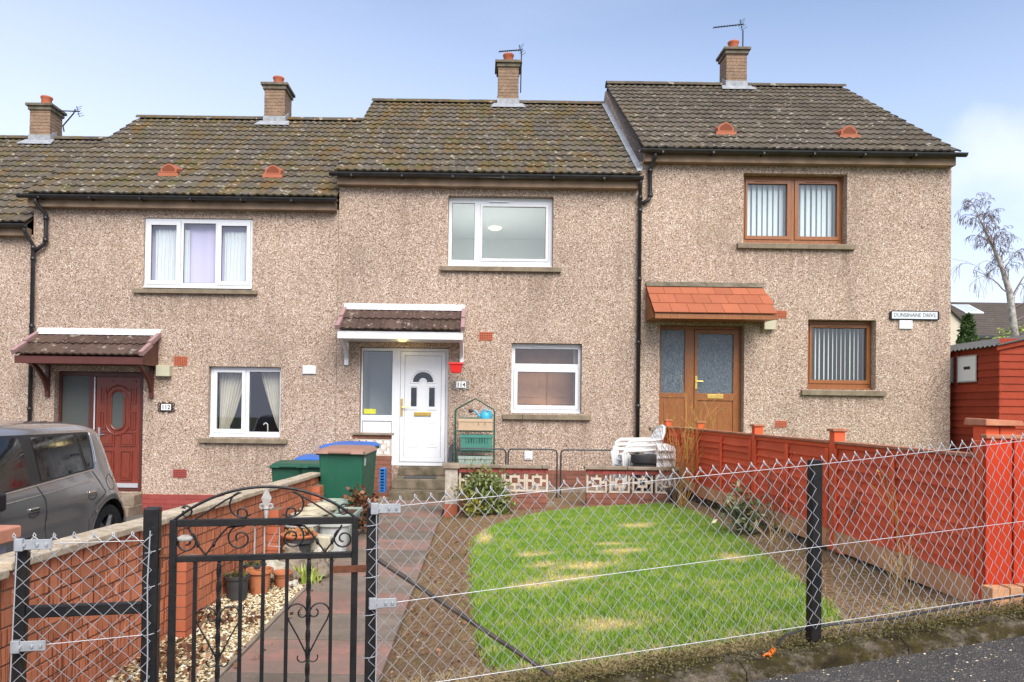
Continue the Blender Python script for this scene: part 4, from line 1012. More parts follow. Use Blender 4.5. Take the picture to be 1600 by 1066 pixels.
MB().box(7.42, 8.27, YF - .04, YF - .018, 3.383, 3.395).box(7.40, 8.29, YF - .045, YF - .002, 3.238, 3.25).box(7.40, 7.43, YF - .042, YF - .002, 3.2505, 3.383).box(8.26, 8.29, YF - .042, YF - .002, 3.2505, 3.383).build('sign_frame', 'black_metal', sg)
text('lettering', 'DUNSINANE DRIVE', .098, (7.845, YF - .037, 3.317), 'letter_worn', sg, .002, bold=.0015, sx=.9)
pt = thing('hanging_planter', 'small bright red plastic planter hooked on the porch bracket', 'planter', (-.45, 12.85, 2.12))
MB().hexa([(-.535, 12.8, 2.13), (-.365, 12.8, 2.13), (-.365, 12.94, 2.13), (-.535, 12.94, 2.13)], [(-.565, 12.77, 2.29), (-.335, 12.77, 2.29), (-.335, 12.97, 2.29), (-.565, 12.97, 2.29)]).build('pot', 'red_planter', pt, bevel=.012)
MB().plate(-.58, -.32, 2.285, 2.312, [], 12.755, 12.77).box(-.58, -.32, 12.97, 12.985, 2.285, 2.312).box(-.58, -.565, 12.77, 12.97, 2.285, 2.312).box(-.335, -.32, 12.77, 12.97, 2.285, 2.312).build('rim', 'red_planter', pt)
MB().tube([(-.40, 12.975, 2.29), (-.40, 13.1, 2.42), (-.38, 13.2, 2.4)], .006, 6).build('hook', 'black_metal', pt)

# ------------------------------------------------------------------ aerials
def aerial(label, mast, boom, n, y, el=.14, refl=True):
    t_ = thing('tv_aerial', label, 'aerial', mast[0])
    MB().tube(mast, .016, 6).build('mast', 'grey_tube', t_)
    b0, b1 = Vector(boom[0]), Vector(boom[1]); d = (b1 - b0)
    MB().tube([b0, b1], .013, 6).build('boom', 'black_metal', t_)
    e = MB(); side = d.cross(Vector((0, 0, 1))).normalized(); upv = side.cross(d).normalized()
    for k in range(n):
        p = b0 + d * (k + .3) / n * .85
        e.tube([p - side * el, p + side * el], .005, 4); e.tube([p - upv * el * .2, p + upv * el * .2], .004, 4)
    e.build('elements', 'grey_tube', t_)
    if refl:
        q = b0 + d * .92; rf_ = MB()
        for k in range(-2, 3):
            o_ = upv * (.05 * k) + d.normalized() * (abs(k) * .03)
            rf_.tube([q + o_ - side * .1, q + o_ + side * .1], .006, 4)
        rf_.tube([q - upv * .12, q + upv * .12], .009, 4)
        rf_.build('reflector', 'grey_tube', t_)
aerial('tv aerial on a straight mast above the chimney of the end house', [(6.07, 17.3, 9.7), (6.07, 17.3, 10.55)], [(5.28, 17.0, 10.45), (6.1, 17.35, 10.72)], 9, 17.3, .06)
aerial('tv aerial lying low over the chimney pot of the white door house', [(.83, 17.3, 9.0), (.84, 17.3, 9.98)], [(.30, 17.0, 9.82), (.86, 17.35, 10.04)], 9, 17.3, .06)
aerial('tv aerial on a bent cranked arm beside the lowest chimney', [(-10.05, 17.5, 8.0), (-10.05, 17.45, 8.12), (-9.72, 17.3, 8.36), (-9.68, 17.3, 8.46)], [(-9.9, 17.0, 8.3), (-9.66, 17.45, 8.47)], 5, 17.3, .07)

# ------------------------------------------------------------------ garden path of concrete slabs
g = MB().box(-1.415, -.55, 3.1, 12.08, -.25, -.055); path = struct('garden_path', g, 'concrete')
y = 4.79 - 3 * .61; k = 0
while y < 12.0:
    for (a, b) in ((-1.425, -.545),):
        dz = random.uniform(-.006, .006); tl = random.uniform(-.004, .004)
        MB().hexa([(a, y + .006, -.054), (b, y + .006, -.054), (b, y + .604, -.054), (a, y + .604, -.054)], [(a, y + .006, dz), (b, y + .006, dz + tl), (b, y + .604, dz + tl - .003), (a, y + .604, dz)]).build('slab', 'slab_grey' if k % 2 else 'slab_red', path, bevel=.007, seg=1)
    y += .61; k += 1
    if k == 3: k = 3
MB().box(-1.46, -1.43, 3.2, 12.0, -.2, .004).build('path_edging', 'concrete', path)

# gravel bed with stones
g = MB(); struct('gravel_bed', g.grid([[(x, y, -.03 + .012 * noise3(x * 4, y * 4)) for x in np.linspace(-2.02, -1.46, 12)] for y in np.linspace(2.9, 12.05, 90)]), 'gravel_bed', smooth=True)
octv = np.array([(1, 0, 0), (-1, 0, 0), (0, 1, 0), (0, -1, 0), (0, 0, 1), (0, 0, -1)], float); octf = [(0, 2, 4), (2, 1, 4), (1, 3, 4), (3, 0, 4), (2, 0, 5), (1, 2, 5), (3, 1, 5), (0, 3, 5)]
def pebbles(name, X, Y, Z, size, m, tone, flat=.6):
    n = len(X); s = size * RNG.uniform(.5, 1.4, n); a = RNG.uniform(0, 2 * np.pi, n)
    V = octv[None] * RNG.uniform(.6, 1.3, (n, 6, 1)) * s[:, None, None]; V[:, :, 2] *= flat; V[:, :, 0] *= RNG.uniform(.7, 1.4, n)[:, None]
    c, sn = np.cos(a)[:, None], np.sin(a)[:, None]
    W = np.stack([V[:, :, 0] * c - V[:, :, 1] * sn, V[:, :, 0] * sn + V[:, :, 1] * c, V[:, :, 2] + .35 * V[:, :, 0] * RNG.uniform(-1, 1, n)[:, None]], 2) + np.stack([X, Y, Z], 1)[:, None, :]
    F = W[:, np.array(octf)].reshape(-1, 3, 3)
    return tritris(name, F, m, None, ('tone', np.repeat(tone, 8)), 'stuff')
n = 15000; X = RNG.uniform(-2.0, -1.44, n); Y = 2.95 + (RNG.random(n) ** 1.35) * 6.2
Z = -.022 + RNG.uniform(0, .018, n) + np.clip((-1.9 - X) * .25, 0, .03)
tn = np.clip(RNG.normal(.48, .25, n), 0, 1); k = RNG.random(n) < np.where(Y < 4.4, .35, .12); tn[k] = RNG.uniform(0, .14, k.sum())
pebbles('gravel', X, Y, Z, .0115, 'gravel_stone', tn)
# dead leaves blown along the wall foot
n = 700; Y = RNG.choice([3.7, 4.2, 4.45, 5.2, 6.2], n) + RNG.normal(0, .14, n); X = np.clip(-1.98 + np.abs(RNG.normal(0, .26, n)), -2, -1.3)
o = leaves('dead_leaves', np.stack([X, Y, .0 + RNG.uniform(0, .03, n)], 1), .045, 'dry_leaf', None, 'stuff', .6)

# ------------------------------------------------------------------ low brick wall with coping
WX = -2.0
wl = thing('garden_wall', 'low wall of grooved orange bricks with pale stone coping along the gravel', 'wall', (WX, 6.0, 0))
sh = lambda y: -.0227 * (y - 3.0)
MB().hexa([(WX - .1, 2.6, -.3), (WX - .008, 2.6, -.3), (WX - .008, 9.18, -.35), (WX - .1, 9.18, -.35)], [(WX - .1, 2.6, .79 + sh(2.6)), (WX - .008, 2.6, .79 + sh(2.6)), (WX - .008, 9.18, .79 + sh(9.18)), (WX - .1, 9.18, .79 + sh(9.18))]).build('mortar_core', 'mortar', wl)
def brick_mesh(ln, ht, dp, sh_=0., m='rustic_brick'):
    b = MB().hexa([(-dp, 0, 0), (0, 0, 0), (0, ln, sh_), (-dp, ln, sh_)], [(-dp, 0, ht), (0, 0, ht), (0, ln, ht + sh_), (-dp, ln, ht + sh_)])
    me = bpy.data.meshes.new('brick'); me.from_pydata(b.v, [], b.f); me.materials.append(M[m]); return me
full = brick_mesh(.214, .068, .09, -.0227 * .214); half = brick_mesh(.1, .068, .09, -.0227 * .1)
def put(me, loc, par, rz=0.):
    o = bpy.data.objects.new('brick', me); COL.objects.link(o); o.parent = par; o.location = Vector(loc) - wloc(par); o.rotation_euler = (0, 0, rz); return o
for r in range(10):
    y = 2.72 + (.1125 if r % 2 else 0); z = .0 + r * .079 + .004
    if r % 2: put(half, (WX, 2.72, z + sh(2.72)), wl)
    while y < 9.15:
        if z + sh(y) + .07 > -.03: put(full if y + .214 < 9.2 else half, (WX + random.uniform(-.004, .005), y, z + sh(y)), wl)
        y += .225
pb = brick_mesh(.215, .069, .1025, 0, 'pier_brick')
for py, rows in ((4.78, 7), (6.95, 8), (8.72, 9)):
    MB().box(WX - .004, WX + .096, py + .006, py + .209, -.2, rows * .077 + sh(py)).build('pier_core', 'mortar', wl)
    for r in range(rows):
        put(pb, (WX + .104 + random.uniform(-.003, .003), py + random.uniform(-.004, .004), r * .077 + .004 + sh(py)), wl)
y = 2.5
while y < 9.2:
    e = min(y + .6, 9.22); dz = random.uniform(-.006, .006) + (-.02 if y < 2.9 else 0)
    zb = lambda yy: .792 + sh(yy) + dz
    MB().hexa([(WX - .115, y + .004, zb(y)), (WX + .035, y + .004, zb(y)), (WX + .035, e - .004, zb(e)), (WX - .115, e - .004, zb(e))], [(WX - .115, y + .004, zb(y) + .045), (WX + .035, y + .004, zb(y) + .04), (WX + .035, e - .004, zb(e) + .04), (WX - .115, e - .004, zb(e) + .045)]).build('coping', 'coping_stone', wl, bevel=.008)
    y = e
pr_ = thing('gate_pier', 'grey rendered pier with a pinkish cap slab behind the low brick wall', 'pier', (-2.5, 3.55, -.1))
MB().box(-2.75, -2.18, 3.12, 3.4, -.1, .86).build('shaft', 'grey_render', pr_); MB().box(-2.8, -2.145, 3.05, 3.46, .862, .93).build('cap', 'pinkish_slab', pr_, bevel=.01)

# ------------------------------------------------------------------ gate, posts and chain link fence (local frame along the street line)
FA = math.atan(FT); FC = math.cos(FA)
def fp(px, py):     # a point on the street line plane, as (distance along, height)
    u = (px - 752) / 1150; x = FY0 * u / (1 - FT * u); yy = FY0 + FT * x
    return x / FC, 1.5 - (py - (640 + .0135 * (px - 752))) / 1150 * yy
def fthing(name, label, cat, px, z=0., group=None):
    s, _ = fp(px, 800); o = thing(name, label, cat, (s * FC, FY0 + FT * s * FC, z), FA, group); o['_s'] = s; return o
class FM(MB):       # points are (along, across, height), stored relative to the thing
    def fb(s, name, m, t_, **k):
        s.v = [(p[0] - t_['_s'], p[1], p[2] - t_.location.z) for p in s.v]; return s.build(name, m, t_, local=True, **k)
gt = fthing('garden_gate', 'black wrought iron gate with arched scrollwork top and heart shaped bars', 'gate', 416)
sL, sR = fp(275, 815)[0], fp(558, 815)[0]; zt, zm = 1.02, .873; st_ = .0135
FM().box(sL - st_, sL + st_, -st_, st_, .1, zt + st_).box(sR - st_, sR + st_, -st_, st_, .1, zt + st_).box(sL + st_, sR - st_, -st_, st_, zt - .015, zt + st_).box(sL + st_, sR - st_, -st_, st_, zm - .012, zm + .012).box(sL + st_, sR - st_, -st_, st_, .12, .146).fb('frame', 'black_metal', gt, bevel=.002, seg=1)
bars = [310, 347, 381, 416, 453, 487, 522]; bx = [fp(p, 930)[0] for p in bars]
for i, s_ in enumerate(bx):
    b = FM()
    if i in (1, 5):
        n = 60; vs = []; fs = []
        for k in range(n + 1):
            z = lerp(.146, zm - .012, k / n); a = k / n * (16 if .2 < k / n < .85 else 16) + math.pi / 4
            vs += [(s_ + .0105 * math.cos(a + q * math.pi / 2), .0105 * math.sin(a + q * math.pi / 2), z) for q in range(4)]
        fs = [(k * 4 + q, k * 4 + (q + 1) % 4, k * 4 + 4 + (q + 1) % 4, k * 4 + 4 + q) for k in range(n) for q in range(4)]
        b.add(vs, fs)
    else: b.box(s_ - .0075, s_ + .0075, -.0075, .0075, .146, zm - .012)
    b.fb('bar', 'black_metal', gt)
def strip(name, pts, r, m, par=gt):
    return FM().tube([(p[0], 0 if len(p) == 2 else p[2], p[1]) for p in pts], r, 6).fb(name, m, par)
def zp(px, py): return fp(px, py)
mid = (sL + sR) / 2; hw = (sR - sL) / 2; rise = .135; rad = (hw * hw + rise * rise) / (2 * rise)
strip('arch', [(mid + rad * math.sin(a), zt + .01 + rad * math.cos(a) - (rad - rise)) for a in np.linspace(-math.asin(hw / rad), math.asin(hw / rad), 30)], .0065, 'black_metal')
for sg_ in (-1, 1):
    X = lambda v: mid + sg_ * v
    # big C scroll beside the finial, leaning strut, small curl at the foot of the arch
    strip('scroll', [(X(.285), zt + .012), (X(.17), zt + .088), (X(.115), zt + .118)] + [(X(.082 + .075 * math.cos(a)), zt + .07 + .052 * math.sin(a)) for a in np.linspace(1.3, -.2 + math.pi * 2 - 2 * math.pi - .9, 10)][:1] + [(X(a), zt + .07 + b) for a, b in scroll((.095, 0), .056, .05, 1.2, -.55, 10)] + [(X(a), zt + .036 + b) for a, b in scroll((.103, 0), .03, .012, -1.4, -.9, 12)], .0042, 'black_metal')
    strip('scroll', [(X(.32), zt + .06)] + [(X(a), zt + .043 + b) for a, b in scroll((.318, 0), .028, .012, .8, .95, 14)], .004, 'black_metal')
    # V and spirals between the two rails
    zc_ = (zt + zm) / 2; vx = .24
    strip('scroll', [(X(vx), zm + .014), (X(vx - .03), zm + .055), (X(vx - .055), zm + .092), (X(vx - .085), zt - .022)] + [(X(a), zc_ + .006 + b) for a, b in scroll((.105, 0), .056, .012, 1.9, -1.45, 24)], .0042, 'black_metal')
    strip('scroll', [(X(vx), zm + .014), (X(vx + .03), zm + .055), (X(vx + .05), zm + .092), (X(vx + .07), zt - .02)] + [(X(a), zc_ - .005 + b) for a, b in scroll((.318, 0), .045, .012, 1.9, 1.45, 24)], .0042, 'black_metal')
    for q in (-.032, .03): FM().lathe([(.002, -.014), (.008, 0), (.002, .014)], (X(vx + q), 0, zm + .058), 8).fb('collar', 'black_metal', gt)
# hearts round the twisted bars
for i in (1, 5):
    c = bx[i]
    for sg_ in (-1, 1):
        zz = .63
        p = [(c + sg_ * .008, zz - .165), (c + sg_ * .045, zz - .09), (c + sg_ * .078, zz - .03)] + [(c + sg_ * a, b) for a, b in arc(.047, zz, .041, 0, 175, 10)] + [(c + sg_ * a, b) for a, b in arc(.0235, zz + .002, .0175, 180, 420, 10)]
        strip('heart', p, .0035, 'black_metal')
        strip('curl', [(c + sg_ * a, zz - .185 + b) for a, b in scroll((.022, 0), .02, .02, 2.2, .72, 12)], .003, 'black_metal')
# number 114 in thin pale rods
d0 = FM()
for px in (402, 417): d0.tube([(fp(px, 822)[0], 0, zm + .013), (fp(px, 822)[0], 0, zt - .016)], .0035, 5)
a, b = fp(440, 822)[0], fp(423, 850)[0]
d0.tube([(a, 0, zm + .013), (a, 0, zt - .016), (b, 0, zm + .045), (a + .004, 0, zm + .04)], .0035, 5)
d0.fb('number', 'dull_white_paint', gt)
# pale painted finial
fs_ = fp(419, 800)[0]
f = FM(); z0 = zt + .014
f.lathe([(.006, 0), (.009, .02), (.009, .035), (.014, .04), (.008, .05)], (fs_, 0, z0), 8)
f.hexa([(fs_ - .007, -.005, z0 + .05), (fs_ + .007, -.005, z0 + .05), (fs_ + .007, .005, z0 + .05), (fs_ - .007, .005, z0 + .05)], [(fs_ - .021, -.007, z0 + .082), (fs_ + .021, -.007, z0 + .082), (fs_ + .021, .007, z0 + .082), (fs_ - .021, .007, z0 + .082)])
f.hexa([(fs_ - .021, -.007, z0 + .0822), (fs_ + .021, -.007, z0 + .0822), (fs_ + .021, .007, z0 + .0822), (fs_ - .021, .007, z0 + .0822)], [(fs_ - .002, -.002, z0 + .125), (fs_ + .002, -.002, z0 + .125), (fs_ + .002, .002, z0 + .125), (fs_ - .002, .002, z0 + .125)])
for sg_ in (-1, 1): f.tube([(fs_ + sg_ * a_, 0, z0 + .045 + b_) for a_, b_ in ((.004, 0), (.012, .014), (.023, .012), (.026, 0), (.019, -.006), (.015, .001))], .0055, 6)
f.fb('finial', 'dull_white_paint', gt)
FM().box(fp(524, 885)[0], sR + .075, -.022, -.0145, .80, .83).fb('latch', 'rust', gt, bevel=.002)
FM().tube([(sL - .012, 0, .885), (sL - .06, .0, .885)], .01, 6).tube([(sL - .012, 0, .3), (sL - .06, 0, .3)], .01, 6).tube([(sL - .045, 0, .84), (sL - .045, 0, .92)], .008, 6).fb('hinge', 'rust', gt)
FM().lathe([(.0, -.012), (.02, -.008), (.022, .006), (.008, .016)], (sL + .045, .0, .955), 10, 1.5).fb('scroll_bracket', 'dull_white_paint', gt, smooth=True)

def mesh_wires(t_, s0, n, w_, h_, zt0, slope, rows, lean=(0., 0.)):
    """zigzag wires of a chain link mesh; every wire is one object sharing two meshes"""
    me = []
    for par in (0, 1):
        m_ = MB(); pts = []
        for i in range(2 * rows + 1):
            c = (i + par) % 2; pts.append(((c * .5) * w_, .0028 * (1 if c else -1), -i * h_ / 2 + slope * c * .5 * w_))
        m_.tube(pts, .0019, 4)
        if par == 0:
            m_.tube([(-.003, 0, -.012), (.004, .003, .004), (-.003, .002, .013), (-.005, -.002, .003), (.005, -.002, -.012)], .0021, 4)
        me_ = bpy.data.meshes.new('wire'); me_.from_pydata(m_.v, [], m_.f); me_.materials.append(M['galvanised']); me_.shade_smooth(); me.append(me_)
    for k in range(n):
        o = bpy.data.objects.new('wire', me[k % 2]); COL.objects.link(o); o.parent = t_
        s = s0 + k * w_ / 2
        o.location = (s - t_['_s'] + random.uniform(-.0015, .0015), -.048, zt0 + slope * (s - s0) - t_.location.z + random.uniform(-.003, .003)); o.rotation_euler = (0, -lerp(*lean, k / n), 0)
def line_wires(t_, ps, name='line_wire', r=.0016, y=-.05):
    for p in ps: FM().tube([(a, y, b) for a, b in p], r, 5).fb(name, 'galvanised', t_)
def bracket(t_, s, z, ln, y=-.056, tilt=0.):
    b = FM().box(s, s + ln, y - .004, y, z - .02, z + .02).box(s - .002, s + .03, y - .012, y + .01, z - .024, z + .024)
    for q in (.25, .6, .85): b.lathe([(.006, 0), (.006, .012), (.002, .014)], (s + ln * q, y - .006, z - .008), 8)
    b.fb('tension_bracket', 'galv_plate', t_, bevel=.002, seg=1)
# short panel beside the gate
t1 = fthing('chain_link_fence', 'short chain link panel between two black posts in front of the brick wall', 'fence', 140, 0, 'chain link fence panels')
a0 = fp(40, 840)[0]; a1 = fp(242, 800)[0]
FM().hexa([(a0 - .036, -.02, -.1), (a0 + .01, -.02, -.1), (a0 + .01, .022, -.1), (a0 - .036, .022, -.1)], [(a0 - .018, -.02, .975), (a0 + .024, -.02, .975), (a0 + .024, .022, .975), (a0 - .018, .022, .975)]).fb('post', 'black_metal', t1, bevel=.003, seg=1)
FM().box(a1 - .03, a1 + .03, -.03, .03, -.1, 1.085).fb('post', 'black_metal', t1, bevel=.006)
FM().box(a0 + .02, a1 - .031, -.016, .016, .66, .705).fb('rail', 'black_metal', t1, bevel=.003, seg=1)
mesh_wires(t1, a0 - .012, 14, .0708, .0708, .985, 0., 14)
line_wires(t1, [[(a0, .955), (a1 - .02, .96)], [(a0, .56), (a1 - .02, .585)]])
line_wires(t1, [[(a0 + .004, .98), (a0 - .004, .7), (a0 - .012, .4), (a0 - .02, 0)], [(a1 + .005, 1.0), (a1 - .002, .8), (a1 + .004, .5), (a1 - .003, .0)]], 'tie_wire', .0025, -.06)
for z in (.91, .77, .58, .36): FM().tube([(a1 + .03 * math.cos(q) * 1.2, .036 * math.sin(q), z + .008 * math.cos(q)) for q in np.linspace(0, 2 * math.pi, 12)], .002, 4).fb('tie_wire', 'galvanised', t1)
bracket(t1, a0 - .005, .955, .13); bracket(t1, a0 - .01, .565, .12)
# long run beside the lawn
t2 = fthing('chain_link_fence', 'long chain link fence with galvanised mesh in front of the lawn', 'fence', 1100, 0, 'chain link fence panels')
b0 = fp(585, 800)[0]; b1 = fp(1274, 800)[0]; b2 = fp(1720, 690)[0]
FM().box(b0 - .024, b0 + .024, -.024, .024, -.1, 1.075).fb('post', 'black_metal', t2, bevel=.004)
FM().box(b1 - .027, b1 + .027, -.024, .024, .2, 1.275).fb('post', 'black_metal', t2, bevel=.004)
FM().box(b2, b2 + .05, -.024, .024, .2, 1.5).fb('post', 'black_metal', t2, bevel=.004)
n1 = 2 * round((b1 - b0 - .0) / .0665) ; mesh_wires(t2, b0 - .02, n1, .0665, .0745, 1.105, .085, 11, (.01, .1))
mesh_wires(t2, b1 + .004, 60, .062, .0785, 1.105 + .085 * (b1 - b0), .098, 11, (.1, .12))
zt_ = lambda s: 1.075 + .085 * (s - b0) if s <= b1 else 1.075 + .085 * (b1 - b0) + .1 * (s - b1)
line_wires(t2, [[(b0, zt_(b0)), (b1, zt_(b1)), (b2, zt_(b2))], [(b0, .665), (b1, .86), (b2, .86 + .085 * (b2 - b1))], [(b0, .30), (b1, .487), (b2, .487 + .083 * (b2 - b1))]], r=.0016)
line_wires(t2, [[(b0 + .012, 1.1), (b0 + .016, .8), (b0 + .02, .5), (b0 + .018, 0.1)]], 'tie_wire', .0025, -.06)
for z in (1.0, .9, .78, .62, .44): FM().tube([(b0 + .034 * math.cos(q), .034 * math.sin(q), z + .006 * math.cos(q)) for q in np.linspace(0, 2 * math.pi, 12)], .002, 4).fb('tie_wire', 'galvanised', t2)
bracket(t2, b0 - .01, 1.075, .125); bracket(t2, b0 - .012, .675, .115)
FM().tube([(fp(594, 878)[0], .02, .845), (fp(868, 1052)[0], .02, .3)], .0105, 8).fb('brace', 'old_paint', t2)

# kerb stones under the fence
kb = bpy.data.objects.new('kerb', None); COL.objects.link(kb); kb['kind'] = 'structure'
s = -.50
while s < 6:
    e = s + .86; mb = MB(); P = []
    m = 9
    for i in range(m + 1):
        ss = lerp(s + .003, e - .003, i / m); x = ss * FC; yb = fy(x); nxv = math.sin(FA); nyv = math.cos(FA)
        zp_ = pvz(x, yb - .16); top = .32 + .083 * (x - .9) + .01 * noise3(ss * 7, 1) - .012 * clamp(1 - x)
        row = []
        for (dn, zz) in ((-.165, zp_ - .06), (-.155 + .008 * noise3(ss * 9, 4), lerp(zp_, top, .6)), (-.135 + .01 * noise3(ss * 8, 7), top - .02), (-.1, top), (.02, top + .004), (.03, top - .12)):
            row.append((x - nxv * dn * 1.0, yb + nyv * dn, zz + .006 * noise3(ss * 14, dn * 40)))
        P.append(row)
    mb.grid(P)
    mb.add(P[0], [tuple(range(len(P[0])))]); mb.add(P[-1], [tuple(range(len(P[0])))[::-1]])
    mb.build('kerb_stone', 'kerb_moss', kb, smooth=False)
    s = e

# ------------------------------------------------------------------ steps and screen block walls
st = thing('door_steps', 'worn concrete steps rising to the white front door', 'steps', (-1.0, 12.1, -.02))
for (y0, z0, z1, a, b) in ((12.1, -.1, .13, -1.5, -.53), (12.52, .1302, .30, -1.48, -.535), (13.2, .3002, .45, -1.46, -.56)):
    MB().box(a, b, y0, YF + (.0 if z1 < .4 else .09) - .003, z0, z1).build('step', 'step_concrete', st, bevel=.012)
tag(MB().box(-1.32, -.78, 12.62, 12.98, .3005, .318).build('door_mat', 'black_pot', None), 'dark rubber mat on the top step before the white door', 'door mat')
def screen_block(par, x0, z0, sz, y0, y1):
    b = lambda v: v * sz
    t = .085; mb = MB()
    mb.ring(x0 + .002, x0 + sz - .002, z0 + .002, z0 + sz - .002, b(t), y0, y1)
    mb.ring(x0 + b(.27), x0 + b(.73), z0 + b(.27), z0 + b(.73), b(.1), y0, y1)
    for (a, c, d_, e) in ((.45, .55, t, .27), (.45, .55, .73, 1 - t), (t, .27, .45, .55), (.73, 1 - t, .45, .55)):
        mb.box(x0 + b(a), x0 + b(c), y0, y1, z0 + b(d_), z0 + b(e))
    mb.build('screen_block', 'screen_block', par)
def bricks_x(par, x0, x1, y, z0, rows, m, dep=.1, bl=.225, h=.075):
    me = {}
    for r in range(rows):
        x = x0 - (bl / 2 if r % 2 else 0)
        while x < x1 - .03:
            a, b_ = max(x, x0) + .004, min(x + bl, x1) - .004
            if b_ - a > .03:
                k = round(b_ - a, 2)
                if k not in me:
                    q = MB().box(0, b_ - a, 0, dep, .004, h - .003); mm = bpy.data.meshes.new('brick'); mm.from_pydata(q.v, [], q.f); mm.materials.append(M[m]); me[k] = mm
                put(me[k], (a, y + random.uniform(-.003, .003), z0 + r * h), par)
            x += bl
def screen_wall(label, x0, x1, yb, zc, blocks, zb, bz, gm='pier_brick'):
    wl_ = thing('screen_block_wall', label, 'wall', ((x0 + x1) / 2, yb, zb), 0, 'pierced screen block walls')
    MB().box(x0 + .006, x1 - .006, yb + .008, yb + .09, zb - .2, bz - .008).box(x0 + .006, x1 - .006, yb + .008, yb + .09, bz + .296, zc).build('mortar_core', 'mortar', wl_)
    rows = math.ceil((bz - zb) / .075); bricks_x(wl_, x0, x1, yb, bz - .004 - rows * .075, rows, 'plinth_brick')
    bricks_x(wl_, x0, x1, yb - .006, zc - .068, 1, 'red_brick_paint', .112, .11, .066)
    n_ = blocks; sz = (x1 - x0) / n_
    for k in range(n_): screen_block(wl_, x0 + k * sz, bz, sz if abs(sz - .292) < .03 else .292, yb + .012, yb + .088)
    x = x0 - .03
    while x < x1:
        e = min(x + .6, x1 + .03); MB().box(x + .003, e - .003, yb - .04, yb + .14, zc + .001, zc + .042 + random.uniform(-.004, .004)).build('coping', 'concrete', wl_, bevel=.007); x = e
    return wl_
w1 = screen_wall('pierced screen block wall behind the bushy green shrub, below the plastic rack', -.30, .96, 10.4, .675, 4, .06, .345)
w2 = screen_wall('pierced screen block wall in front of the white plastic chairs', 1.5, 2.8, 10.4, .675, 4, .14, .345)
gp = thing('wall_post', 'flaking white rendered post with concrete cap at the end of the steps', 'post', (-.405, 10.42, 0))
MB().box(-.50, -.315, 10.36, 10.54, -.1, .16).build('base', 'pier_brick', gp); MB().box(-.497, -.318, 10.363, 10.537, .1605, .66).build('shaft', 'white_render', gp, bevel=.006); MB().box(-.535, -.29, 10.33, 10.57, .661, .735).build('cap', 'concrete', gp, bevel=.012)
w3 = thing('screen_block_wall', 'short brick and screen block wall behind the bins beside the steps', 'wall', (-1.85, 12.6, 0), 0, 'pierced screen block walls')
MB().box(-2.2, -1.54, 12.608, 12.69, -.3, .68).box(-2.2, -1.54, 12.608, 12.69, .975, 1.03).build('mortar_core', 'mortar', w3)
bricks_x(w3, -2.2, -1.53, 12.6, -.07, 10, 'plinth_brick'); bricks_x(w3, -2.2, -1.53, 12.6, .975, 1, 'plinth_brick', h=.06)
for k in range(2): screen_block(w3, -1.535 - .292 * (k + 1), .682, .292, 12.612, 12.69)
MB().box(-2.24, -1.5, 12.56, 12.74, 1.036, 1.075).build('coping', 'concrete', w3, bevel=.007)
w4 = thing('low_brick_wall', 'low dull red brick wall with grey coping beside the brown front door', 'wall', (3.35, 12.6, .3))
MB().box(2.96, 3.78, 12.606, 12.69, .2, 1.17).build('mortar_core', 'mortar', w4); bricks_x(w4, 2.95, 3.79, 12.6, .42, 10, 'red_brick_paint'); MB().box(2.9, 3.84, 12.56, 12.74, 1.175, 1.235).build('coping', 'concrete', w4, bevel=.008)

# ------------------------------------------------------------------ wheelie bins
def bin_(name, label, x, y, z, rz, body, lid, tilt=0.):
    t_ = thing(name, label, 'bin', (x, y, z), rz, 'wheelie bins')
    W2, D2, H = .29, .36, .98; b2, c2 = .24, .27
    if lid == 'brown_lid': MB().hexa([(W2 - .028, -.26, .70), (W2 - .024, -.26, .70), (W2 - .024, -.17, .70), (W2 - .028, -.17, .70)], [(W2 - .016, -.26, .9), (W2 - .012, -.26, .9), (W2 - .012, -.17, .9), (W2 - .016, -.17, .9)]).build('label', 'sign_white', t_, local=True)  # white strip painted on for the highlight at the bin's corner
    MB().hexa([(-b2, -c2, .07), (b2, -c2, .07), (b2, c2, .05), (-b2, c2, .05)], [(-W2 + .01, -D2 + .01, H), (W2 - .01, -D2 + .01, H), (W2 - .01, D2 - .03, H), (-W2 + .01, D2 - .03, H)]).build('body', body, t_, local=True, bevel=.03, seg=3)
    MB().box(-W2 - .015, W2 + .015, -D2 - .012, D2, H - .045, H).build('rim', body, t_, local=True, bevel=.012)
    P = []
    for i in range(13):
        v = i / 12; yy = lerp(-D2 - .045, D2 + .02, v); row = []
        for k in range(13):
            u = k / 12 * 2 - 1; xx = u * (W2 + .03)
            dm = .022 * (1 - abs(u) ** 4) * (1 - (2 * v - 1) ** 4) + .012
            if k in (0, 12) or i in (0, 12): dm = -.03
            row.append((xx, yy, H + .006 + dm + v * .025))
        P.append(row)
    l = MB().grid(P).build('lid', lid, t_, local=True, smooth=True)
    MB().box(-.14, .14, -D2 - .06, -D2 - .04, H - .02, H + .015).build('lid_grip', lid, l, local=True, bevel=.008)
    MB().tube([(-.24, D2 + .0, H - .02), (-.24, D2 + .075, H + .01), (.24, D2 + .075, H + .01), (.24, D2, H - .02)], .016, 8).build('handle', body, t_, local=True)
    for s_ in (-1, 1):
        wz = MB(); a = [(s_ * .235 + q, .3) for q in (0, .05 * s_)]
        n = 16; ring = lambda xx, r: [(xx, .27 + r * math.cos(2 * math.pi * k / n), .1 + r * math.sin(2 * math.pi * k / n)) for k in range(n)]
        wz.grid([r_ + [r_[0]] for r_ in (ring(s_ * .235, .02), ring(s_ * .235, .1), ring(s_ * .285, .1), ring(s_ * .285, .02))]); wz.build('wheel', 'tyre', t_, local=True)
    return t_
bin_('wheelie_bin', 'big green wheelie bin with a brown lid at the end of the brick wall', -1.69, 9.36, -.02, -.06, 'green_bin', 'brown_lid')
